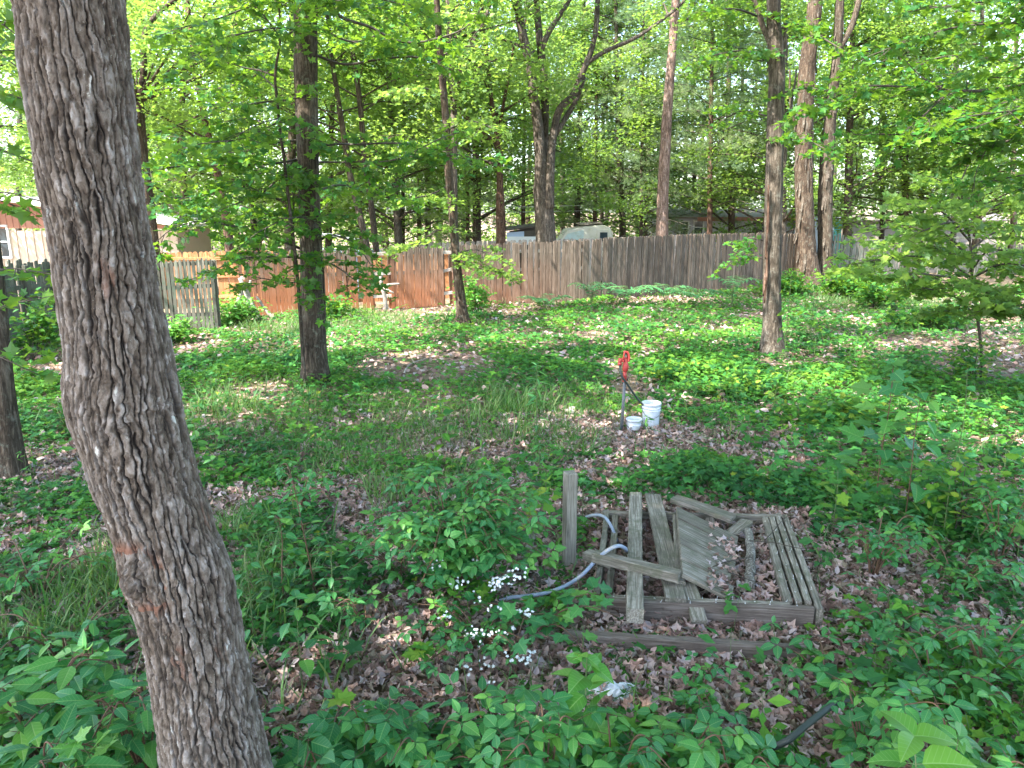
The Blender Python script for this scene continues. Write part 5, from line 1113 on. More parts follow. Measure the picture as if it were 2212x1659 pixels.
# log
MAT['log_bark'] = bark_mat("log_bark", (.06, .05, .04), (.28, .26, .22), (.50, .48, .44), (.45, .50, .44), sc=30)
a, b = gp(1617, 1145, .16), gp(1619, 1268, .10); m = MB(); tube(m, [a, (a + b) / 2 + [.01, 0, .01], b], [.028, .034, .031], 14, .02, wob=.006, rough=.16); o = m.build("log", MAT['log_bark'], None, a); tag(o, "lichen-covered log lying on leaves inside the timber frame", "log")
MAT['deadwood'] = bark_mat("deadwood", (.14, .12, .10), (.36, .32, .28), (.58, .54, .50), None, sc=22, bump=.4)
def stick(pts, r, lab, name="stick", mat='twig', forks=(), cat="stick"):
    P = [gp(p[0], p[1], p[2]) for p in pts]; m = MB(); tube(m, P, np.linspace(r, r * .4, len(P)), 7, .04, wob=.006)
    for f in forks: tube(m, [gp(*q) for q in f], [r * .6, r * .4, r * .25][:len(f)], 5, .05, wob=.004)
    o = m.build(name, MAT[mat], None, P[0]); tag(o, lab, cat); return o
stick([(1522, 1234, .20), (1560, 1216, .2), (1600, 1208, .18), (1628, 1203, .17)], .006, "thin twig lying across the slatted panel and the log")
stick([(1520, 1240, .19), (1570, 1236, .17), (1610, 1250, .15), (1640, 1262, .15)], .005, "darker twig just below the thin twig on the slatted panel")
stick([(1628, 1250, .06), (1650, 1290, .05), (1672, 1300, .05)], .007, "bent twig in the leaves right of the log", forks=[[(1640, 1270, .05), (1660, 1272, .06)]])
stick([(1620, 1168, .20), (1670, 1172, .19), (1738, 1185, .19), (1762, 1178, .2)], .004, "long black wiry twig over the right timbers of the frame")
stick([(1655, 1165, .18), (1690, 1125, .19), (1705, 1112, .19)], .004, "short black wiry twig at the back right corner of the frame")
stick([(1140, 1172, .04), (1180, 1158, .05), (1200, 1150, .05)], .005, "small stick in the leaves left of the square post")
stick([(866, 833, .03), (872, 812, .03), (890, 785, .04), (930, 772, .03), (968, 753, .05)], .022, "long pale fallen branch curving over the dead leaves in mid yard", "fallen_branch", 'deadwood', cat="branch")
stick([(390, 890, .03), (470, 888, .03), (560, 872, .04), (620, 880, .02)], .012, "thin dark fallen branch in the grass right of the leaning oak", "fallen_branch", 'twig', cat="branch")
stick([(95, 1152, .03), (150, 1128, .04), (186, 1108, .03)], .010, "pale stick on the ground left of the leaning oak", "fallen_branch", 'deadwood', cat="branch")
stick([(1000, 1438, .03), (1080, 1430, .03), (1190, 1442, .03)], .02, "grey fallen branch beneath the white flowers", "fallen_branch", 'deadwood', cat="branch")
def lean(pts, Y, r, lab, name="dead_branch", forks=()):
    P = [at(p[0], p[1], Y + (p[2] if len(p) > 2 else 0)) for p in pts]; m = MB(); tube(m, P, np.linspace(r, r * .55, len(P)), 9, .06, wob=.01, rough=.1)
    for f in forks: tube(m, [at(q[0], q[1], Y + (q[2] if len(q) > 2 else 0)) for q in f], [r * .7, r * .5, r * .4][:len(f)], 7, .06, wob=.01)
    o = m.build(name, MAT['deadwood'], None, P[0]); tag(o, lab, "branch"); return o
lean([(835, 672), (830, 640), (822, 605, .1), (820, 594, .1)], 19.3, .06, "white forked dead branch propped upright in the fence gap", forks=[[(826, 617), (812, 615), (806, 614)], [(826, 618), (846, 614, .05), (862, 613, .05)], [(826, 622), (840, 628, -.1), (850, 633, -.1)]])
lean([(511, 672), (519, 636), (524, 610)], 17.6, .07, "pale dead branch leaning left in the heap at the stockade panel's end")
lean([(560, 690), (541, 655), (528, 625), (518, 600)], 17.7, .08, "thick white dead branch slanting right at the stockade panel's end", forks=[[(541, 655), (536, 630), (541, 606)]])
lean([(545, 682), (534, 650), (526, 622)], 17.4, .05, "thin pale dead branch between the two larger ones by the fence end")
lean([(594, 690), (572, 668), (554, 640)], 17.9, .045, "pale dead branch lowest and rightmost in the heap by the fence end")

# ================================================================== HYDRANT, BUCKETS, HOSES
MAT['galv'] = simple("galv", (.10, .11, .12), .6, .1, var=.2, scale=20, dirt=(.13, .09, .06))
MAT['red_paint'] = simple("red_paint", (.33, .035, .03), .42, var=.18, scale=40, dirt=(.22, .05, .04), bump=.2)
MAT['black_rubber'] = simple("black_rubber", (.025, .035, .03), .5)
MAT['bucket'] = simple("bucket", (.55, .58, .62), .4, var=.05, scale=6, dirt=(.50, .50, .44))
MAT['conduit'] = simple("conduit", (.24, .29, .38), .42, var=.12, scale=14, dirt=(.34, .33, .32))
def hydrant():
    b = gp(1341.6, 933); Y = b[1]; t = at(1349.4, 822, Y + .0); e = empty("yard_hydrant", b); tag(e, "red-headed frost-free yard hydrant on a grey pipe beside two white buckets", "hydrant")
    H = lambda cx, cy, dy=0: at(1260 + cx * .1736, 720 + cy * .1736, Y + dy)
    m = MB(); tube(m, [b - [0, 0, .1], t], .0185, 14); m.build("pipe", MAT['galv'], e)
    m = MB(); tube(m, [H(514, 595), H(520, 465)], .024, 14); tube(m, [H(514, 600), H(514, 585)], .027, 14); m.build("sleeve", MAT['red_paint'], e)
    m = MB(); tube(m, [H(520, 478), H(522, 462), H(524, 445), H(528, 410), H(528, 375), H(526, 350), H(522, 320), H(520, 300)], [.024, .032, .036, .036, .030, .026, .026, .018], 16); 
    tube(m, [H(522, 350), H(498, 340), H(470, 325), H(458, 335), H(455, 372)], [.022, .021, .022, .022, .021], 12); tube(m, [H(456, 365), H(455, 395)], .025, 12); tube(m, [H(452, 325), H(452, 312)], .014, 8); m.build("head", MAT['red_paint'], e)
    m = MB()
    for dy in (-.035, .035): tube(m, [H(500, 345, dy), H(503, 290, dy), H(512, 240, dy), H(530, 228, dy)], [.010, .009, .009, .010], 8)
    tube(m, [H(512, 228, -.04), H(512, 228, .04)], .012, 8); tube(m, [H(500, 345, -.045), H(500, 345, .045)], .011, 8); m.build("linkage", MAT['red_paint'], e)
    m = MB(); tube(m, [H(520, 232, -.02), H(548, 236, -.02), H(566, 262, -.02), H(570, 310, -.02), H(563, 352, -.02)], [.012, .013, .013, .012, .012], 8, .01); tube(m, [H(520, 240, .02), H(544, 246, .02), H(552, 300, .02), H(545, 345, .02)], .010, 8, .01); m.build("handle", MAT['red_paint'], e)
    m = MB(); tube(m, [H(524, 330), H(530, 240)], .007, 8); m.build("plunger_rod", MAT['galv'], e)
    m = MB(); P = [H(455, 385), H(457, 430, -.01), H(466, 490, -.03), H(492, 555, -.045), H(540, 622, -.02), H(600, 712, .02), H(660, 795, .06), H(712, 860, .08)]; Pb = at(1260 + 780 * .1736, 720 + 915 * .1736, Y + .16); P += [H(745, 890, .12), Pb]
    tube(m, P, .0125, 10, .02); o = m.build("garden_hose", MAT['black_rubber'], None, P[0]); tag(o, "black hose running from the hydrant spout down into the tall bucket", "hose")
hydrant()
def bucket(px, py, wt, h, name, lab, ribs=True, lid=False):
    b = gp(px, py); r = wt / 2; e = empty(name, b); tag(e, lab, "bucket"); m = MB()
    pr = [(0, .006), (r * .84, .006), (r * .86, 0), (r * .865, .012)]
    if ribs: pr += [(r * .93, h * .62), (r * .955, h * .70), (r * .955, h * .705), (r * 1.03, h * .71), (r * 1.03, h * .725), (r * .96, h * .73), (r * .965, h * .80), (r * 1.04, h * .805), (r * 1.04, h * .82), (r * .97, h * .825), (r * .975, h * .90), (r * 1.06, h * .905), (r * 1.06, h * .985), (r * 1.04, h), (r * .98, h), (r * .955, h * .97), (r * .86, .03), (0, .025)]
    else: pr += [(r * .90, h * .5), (r * .93, h * .55), (r * .93, h * .58), (r * .90, h * .60), (r * .95, h * .9), (r * 1.04, h * .91), (r * 1.04, h * .99), (r * .98, h), (r * .93, h * .96), (r * .85, .03), (0, .025)]
    lathe(m, b, pr, 40); m.build("body", MAT['bucket'], e)
    if lid:
        m = MB(); lathe(m, b, [(r * 1.06, h * .93), (r * 1.07, h * 1.0), (r * 1.0, h * 1.03), (r * .95, h * 1.0), (0, h * 1.005)], 40); m.build("lid", MAT['bucket'], e)
    m = MB(); a = np.linspace(-.1, math.pi + .1, 16); hz = h * (.82 if ribs else .8)
    tube(m, [(b[0] + math.cos(q) * r * 1.07, b[1] - math.sin(q) * r * .55 - r * .5 * math.sin(q), b[2] + hz - math.sin(q) * r * 1.0) for q in a], .0035, 6); m.build("handle", MAT['galv'], e)
bucket(1405, 925, .225, .33, "plastic_bucket", "tall white plastic bucket with ribbed rim standing by the hydrant")
bucket(1369, 931, .19, .155, "plastic_bucket", "short squat white bucket with a lid between hydrant and tall bucket", ribs=False, lid=True)
def hose(pts, r, name, lab, mat):
    P = [gp(*p) for p in pts]; m = MB(); tube(m, P, r, 12, .012); o = m.build(name, MAT[mat], None, P[0]); tag(o, lab, "hose"); return o
C_ = lambda x, y, z: (1080 + x * .3418, 972 + y * .3418, z)
hose([C_(545, 425, .12), C_(590, 412, .17), C_(640, 415, .2), C_(680, 445, .21), C_(712, 500, .16), C_(735, 560, .10), C_(748, 605, .03)], .0125, "flexible_pipe", "upper blue-grey flexible pipe curving into the frame behind the thick beam", 'conduit')
hose([C_(800, 640, .22), C_(785, 618, .30), C_(745, 606, .345), C_(700, 622, .34), C_(640, 665, .29), C_(585, 720, .2), C_(540, 770, .16), C_(490, 812, .11), C_(420, 855, .09), C_(340, 888, .08), C_(260, 910, .075), C_(150, 925, .07), C_(60, 935, .06), C_(-20, 965, .03), C_(-60, 985, .02)], .0135, "flexible_pipe", "long blue-grey flexible pipe looping from the thick beam down to the flowers", 'conduit')
hose([(1842, 1512, .14), (1815, 1520, .24), (1791, 1529, .27), (1765, 1548, .27), (1735, 1572, .25), (1700, 1600, .22), (1650, 1622, .14), (1590, 1640, .03)], .016, "black_pipe", "black pipe snaking through the plants at the lower right", 'black_rubber')
def crumpled(px, py, w_, d_, lab, seed):
    c = gp(px, py); n = 34; u = np.linspace(-1, 1, n); U, V_ = np.meshgrid(u, u); z = .05 * (1 - np.abs(fbm(U * 1.8 + seed, V_ * 1.8, 0, seed, 4) - .5) * 4).clip(0) + .02 * vnoise(U * 6, V_ * 6, 0, seed) + .01
    rr = 1 + .25 * (vnoise(np.arctan2(V_, U) * 2, 0 * U, 0, seed) - .5); X = c[0] + U * w_ / 2 * rr; Yy = c[1] + V_ * d_ / 2 * rr; Z = gh(X, Yy) + z * np.clip(1.3 - np.hypot(U, V_) * .8, .1, 1)
    i = np.arange(n - 1)[:, None] * n; j = np.arange(n - 1)[None]; F = np.stack([i + j, i + j + 1, i + n + j + 1, i + n + j], -1).reshape(-1, 4)
    top = np.stack([X, Yy, Z], -1).reshape(-1, 3); m = MB(); m.add(top, f4=F, smooth=False); m.add(top - [0, 0, .004], f4=F[:, ::-1], smooth=False); o = m.build("plastic_sheet", MAT['bucket'], None, c); tag(o, lab, "plastic sheet")
crumpled(1335, 1505, .26, .22, "crumpled white plastic sheet on the leaves behind the bright green sapling", 3); crumpled(1282, 1500, .13, .14, "smaller white scrap left of the crumpled plastic sheet", 4)
crumpled(1590, 1163, .05, .06, "tiny pale blue-white scrap on the slatted panel's tip", 5)

# ================================================================== LITTER, GRASS, GROUND COVER (nobody could count these)
BARE = [(920, 795, 190, 42), (1420, 962, 130, 46), (1500, 1230, 300, 170), (1150, 1190, 80, 110), (840, 1350, 120, 90), (1620, 1440, 330, 90), (1900, 1260, 130, 110), (2120, 780, 130, 70), (880, 1500, 110, 80), (1250, 1100, 90, 40), (420, 745, 60, 22), (1650, 1560, 200, 70), (1090, 1400, 160, 70), (150, 790, 120, 30), (1010, 985, 120, 30), (1300, 1020, 120, 30), (2080, 1360, 90, 60), (940, 672, 300, 10), (1450, 650, 150, 10), (760, 1150, 70, 60), (1960, 745, 90, 18), (560, 850, 80, 18), (2160, 672, 90, 26), (2180, 1230, 60, 60)]
GRASS = [(330, 1260, 320, 190), (1010, 930, 320, 110), (560, 905, 190, 80), (830, 1010, 260, 90), (140, 1330, 200, 120), (1190, 900, 160, 80), (700, 700, 250, 30), (1900, 650, 200, 30)]
def ell(px, py, L, soft=1.0):
    m = np.zeros(np.shape(px))
    for a, b, rx, ry in L:
        d = np.hypot((px - a) / rx, (py - b) / ry); m = np.maximum(m, 1 - sst(.65, 1.15 * soft, d))
    return m
def sample_ground(n, r0, r1, pw, rs):
    """points on the ground in front of the camera, pdf ~ r^pw"""
    a = rs.uniform(-.82, .82, n); u = rs.uniform(0, 1, n); k = pw + 1; r = (r0 ** k + u * (r1 ** k - r0 ** k)) ** (1 / k)
    x, y = r * np.sin(a), r * np.cos(a); return x, y
def inframe_beam(x, y):       # keep plants off the timber frame
    P = np.stack([x, y, 0 * x], -1); px, py = proj(P); return (px > 1285) & (px < 1745) & (py > 1118) & (py < 1345)
def ground_z(x, y): return gh(x, y)
def litter():
    rs = np.random.RandomState(5); m = MB()
    x, y = sample_ground(85000, 2.2, 9.5, .35, rs); P = np.stack([x, y, ground_z(x, y) + rs.uniform(.0, .03, len(x))], 1)
    nz = fbm(x * 7, y * 7, 0, 8, 2); P[:, 2] += .035 * nz
    inb = inframe_beam(x, y); P[:, 2] += inb * .055
    C = tpl_maple_lo(); V = C[0].copy(); V[:, 2] = .22 * np.sin(V[:, 0] * 4) * .6 + .35 * np.abs(V[:, 1]) ** 1.3; V[0, 2] = -.05; LT1 = (V, C[1])
    V2 = tpl_ovate(.30, 2, -.25, .5); half = len(P) // 2
    scatter(m, LT1, P[:half], rs.uniform(.035, .08, half), tilt=.6, rs=rs); scatter(m, V2, P[half:], rs.uniform(.035, .07, len(P) - half), tilt=.65, rs=rs)
    x, y = sample_ground(42000, 9, 29, .5, rs); k = y < fence_y(x) + .5; x, y = x[k], y[k]; P = np.stack([x, y, ground_z(x, y) + rs.uniform(.005, .04, len(x))], 1)
    scatter(m, HEX, P, rs.uniform(.07, .13, len(P)), tilt=.5, rs=rs)
    u, v = rs.uniform(.35, 1.05, 90)[:, None] ** .6, rs.uniform(0, 1, 90)[:, None]; Pp = (TL * (1 - v) + BL_ * v) * (1 - u) + (TR * (1 - v) + BR_ * v) * u; Pp[:, 2] += .022; scatter(m, LT1, Pp, rs.uniform(.03, .06, 90), tilt=.4, rs=rs)
    o = m.build("leaf_litter", MAT['litter']); tag(o, "dead brown leaves covering the ground", "leaf litter", kind="stuff")
litter()
BLADE = (np.array([[0, -.02, 0], [0, .02, 0], [.10, -.017, .45], [.10, .017, .45], [.32, -.010, .82], [.32, .010, .82], [.62, 0, .98]]), np.array([[0, 1, 3], [0, 3, 2], [2, 3, 5], [2, 5, 4], [4, 5, 6]]))
def grass():
    rs = np.random.RandomState(6); m = MB(); x, y = sample_ground(260000, 2.6, 24, .45, rs); px, py = proj(np.stack([x, y, 0 * x], 1))
    g = ell(px, py, GRASS) * 1.2 + .10; c = fbm(x * 1.8, y * 1.8, 0, 12, 3); g = g * sst(.36, .60, c) * (1 - .8 * ell(px, py, BARE)); k = (rs.rand(len(x)) < g) & (y < fence_y(x) - .2) & ~inframe_beam(x, y); x, y = x[k], y[k]
    P = np.stack([x, y, ground_z(x, y) + .005], 1); s = rs.uniform(.07, .20, len(P)) * (1 + .6 * (vnoise(x * .8, y * .8, 0, 33) > .65)); r = np.hypot(x, y)
    scatter(m, BLADE, P, s, tilt=.28, rs=rs, wscale=1.3 + r[0] * 0); o = m.build("grass", MAT['grass']); tag(o, "fine woodland grass growing in patches of the yard", "grass", kind="stuff")
grass()
QUIN_LO = T_(DI, [(0, 0, 0, 0, .05, .56), (0, 0, 0, 1.0, 0, .5), (0, 0, 0, -1.0, 0, .5), (0, 0, 0, 2.1, -.1, .36), (0, 0, 0, -2.1, -.1, .36)])
def cover():
    rs = np.random.RandomState(16); m = MB()
    def lay(n, r0, r1, pw, tpls, smin, smax, hmax, dens, tilt=.32):
        x, y = sample_ground(n, r0, r1, pw, rs); px, py = proj(np.stack([x, y, 0 * x], 1)); c = fbm(x * 1.1, y * 1.1, 0, 14, 4); gz = ell(px, py, GRASS)
        d = dens * sst(.20, .46, c) * (1 - .93 * ell(px, py, BARE)) * (1 - .55 * gz); k = (rs.rand(n) < d) & (y < fence_y(x) - .1) & ~inframe_beam(x, y); x, y, c = x[k], y[k], c[k]
        N = len(x); h = hmax * rs.uniform(.1, 1, N) * sst(.3, .7, c) ; P = np.stack([x, y, ground_z(x, y) + .02 + h], 1); i = rs.randint(0, len(tpls), N)
        tn = np.clip(vnoise(x * .9, y * .9, 0, 44) * .7 + rs.uniform(-.25, .3, N), 0, .85); tn = np.where(rs.rand(N) < .008, 1.0, tn)
        for q, t in enumerate(tpls):
            s = i == q; scatter(m, t, P[s], rs.uniform(smin, smax, s.sum()), tilt=tilt, rs=rs, tint=tn[s])
    lay(46000, 2.3, 7.5, .5, [QUIN, TRI_LO, MAPLE_LO, OV_LO], .045, .095, .22, .9)
    lay(90000, 6.5, 14, .6, [QUIN_LO, TRI_LO, MAPLE_LO], .045, .10, .14, .95)
    lay(140000, 12, 30, .7, [QUIN_LO, DI, HEX], .06, .14, .18, 1.0)
    o = m.build("ground_cover", MAT['low_leaf']); tag(o, "low green creeper and seedlings carpeting the yard", "ground cover", kind="stuff")
cover()

# ================================================================== PLANTS ONE CAN POINT TO
def base_of(px, py, Y):
    t = at(px, py, Y); z = float(gh(t[0], t[1])); return np.array([t[0], t[1], z]), max(.12, t[2] - z)
def start(name, b, lab, cat, group=None): e = empty(name, b); tag(e, lab, cat, group); return e
def herb(name, px, py, Y, lab, cat="plant", kind="pairs", leaf=.1, tpl=OVATE, mat='near_leaf', n=7, seed=0, smat='stem', lean=0, frm=.35, spread=.06, tilt=.3, r=.004, group=None, h=None, droop=0.0):
    rs = np.random.RandomState(seed + int(px)); b, hh = base_of(px, py, Y); h = h or hh; e = start(name, b, lab, cat, group)
    P = [b, b + [lean * .3 * h, rs.normal(0, .02), h * .4], b + [lean * .7 * h, rs.normal(0, .03), h * .75], b + [lean * h, 0, h]]
    m = MB(); Q, rr = resample(P, [r, r * .9, r * .6, r * .35], .02); tube(m, Q, rr, 6, cap=False)
    LP, LD, LN, LS = [], [], [], []; A = rs.uniform(0, 6)
    for k in range(n):
        f = frm + (1 - frm) * (k + .3) / n; p = Q[min(len(Q) - 1, int(f * (len(Q) - 1)))]
        if kind == "pairs": aa = [A, A + math.pi]; A += 1.57 + rs.normal(0, .25)
        elif kind == "spiral": aa = [A]; A += 2.4
        else: aa = [A + 2.09 * q for q in range(3)]; A += 1.0
        for a in aa:
            d = np.array([math.cos(a), math.sin(a), rs.uniform(-.05, .35)]); sp = spread * rs.uniform(.7, 1.3) * (1.1 - .5 * f); q = p + d * sp
            tube(m, [p, q], [r * .45, r * .3], 4, cap=False); LP.append(q); LD.append(d); LN.append([0, 0, 1]); LS.append(leaf * rs.uniform(.7, 1.1) * (1 - .35 * max(0, f - .7) / .3))
    for q in range(3): a = A + 2.1 * q; LP.append(Q[-1]); LD.append([math.cos(a), math.sin(a), .5]); LN.append([0, 0, 1]); LS.append(leaf * .6)
    m.build("stem", MAT[smat], e); L = MB(); scatter(L, tpl, LP, np.array(LS), nrm=np.array(LN), tilt=tilt, rs=rs, dirs=np.array(LD)); L.build("leaves", MAT[mat], e); return e
def bramble(name, px, py, Y, lab, ncane=7, ln=.7, leaf=.10, seed=0, flowers=0, mat='near_leaf', cat="bramble", tpl=TRI, every=.07, out=.6, spots=None, group=None):
    rs = np.random.RandomState(seed + 50); b, h = base_of(px, py, Y); e = start(name, b, lab, cat, group); m, L = MB(), MB(); LP, LD, LS = [], [], []; tips = []
    for k in range(ncane):
        a = rs.uniform(0, 2 * np.pi); l_ = ln * rs.uniform(.6, 1.1); hh = h * rs.uniform(.55, 1.0); d = np.array([math.cos(a), math.sin(a), 0]) * out * l_
        P = [b + d * .05, b + d * .25 + [0, 0, hh * .6], b + d * .6 + [0, 0, hh], b + d * 1.05 + [0, 0, hh * .85]]; Q, rr = resample(P, [.006, .005, .004, .002], .02); tube(m, Q, rr, 6, cap=False)
        i = int(len(Q) * .25); A = 0
        while i < len(Q):
            A += 2.4 + rs.normal(0, .3); dd = np.array([math.cos(A), math.sin(A), rs.uniform(0, .5)]); q = Q[i] + dd * rs.uniform(.04, .09); tube(m, [Q[i], q], [.002, .0015], 3, cap=False)
            LP.append(q); LD.append(dd); LS.append(leaf * rs.uniform(.75, 1.15)); i += max(1, int(every / .02 * rs.uniform(.6, 1.4)))
        tips.append(Q[-1])
    m.build("canes", MAT['red_stem'], e); scatter(L, tpl, LP, np.array(LS), tilt=.32, rs=rs, dirs=np.array(LD)); L.build("leaves", MAT[mat], e)
    if flowers:
        pet = T_(tpl_ovate(.42, 1, -.1), [(0, 0, 0, 2 * np.pi * q / 5, .15, 1.0) for q in range(5)]); cl = spots if spots is not None else []
        top = np.array(LP)
        for (fx, fy, k) in cl:
            d = proj(top); j = int(np.argmin((d[0] - fx) ** 2 + (d[1] - fy) ** 2)); Yc = top[j][1] - .03; c = at(fx, fy, Yc); f = MB(); n = k
            P = c + rs.normal(0, 1, (n, 3)) * [.028, .02, .02]; scatter(f, pet, P, rs.uniform(.008, .013, n), nrm=np.array([[0, -.55, .8]]), tilt=.35, rs=rs)
            f.build("flower_cluster", MAT['petal'], e)
            s = MB()
    return e
C2 = lambda x, y: (792 + x * .2838, 1188 + y * .2838)       # last zoom crop -> frame coordinates
fl = [C2(*p) + (k,) for *p, k in [(765, 40, 10), (480, 75, 8), (545, 130, 5), (795, 100, 5), (1045, 215, 16), (1145, 190, 14), (960, 265, 16), (700, 245, 8), (815, 440, 8), (970, 452, 5), (1225, 485, 14), (610, 505, 6), (665, 560, 10), (780, 660, 10), (870, 640, 12), (1010, 640, 16), (905, 690, 8), (1075, 795, 7), (1240, 790, 12), (1190, 840, 14), (905, 880, 10), (770, 915, 6), (885, 1005, 6), (1135, 495, 4), (835, 370, 4), (650, 260, 4), (1130, 595, 3), (500, 60, 4)]]
bramble("blackberry_bush", 985, 1050, 4.75, "white-flowered blackberry bush left of the square post", 44, 1.0, .125, 1, 1, spots=fl[:13], every=.045, out=.62)
bramble("blackberry_bush", 1040, 1330, 4.1, "low sprawling blackberry with white flowers between the bush and the bright green sapling", 18, .6, .10, 2, 1, spots=fl[13:], every=.075, out=.8)
bramble("blackberry_bush", 1150, 1290, 4.25, "broad-leaved young canes spilling over the blue-grey pipe", 6, .6, .11, 3, every=.08, out=.9, tpl=MAPLE, mat='near_leaf')
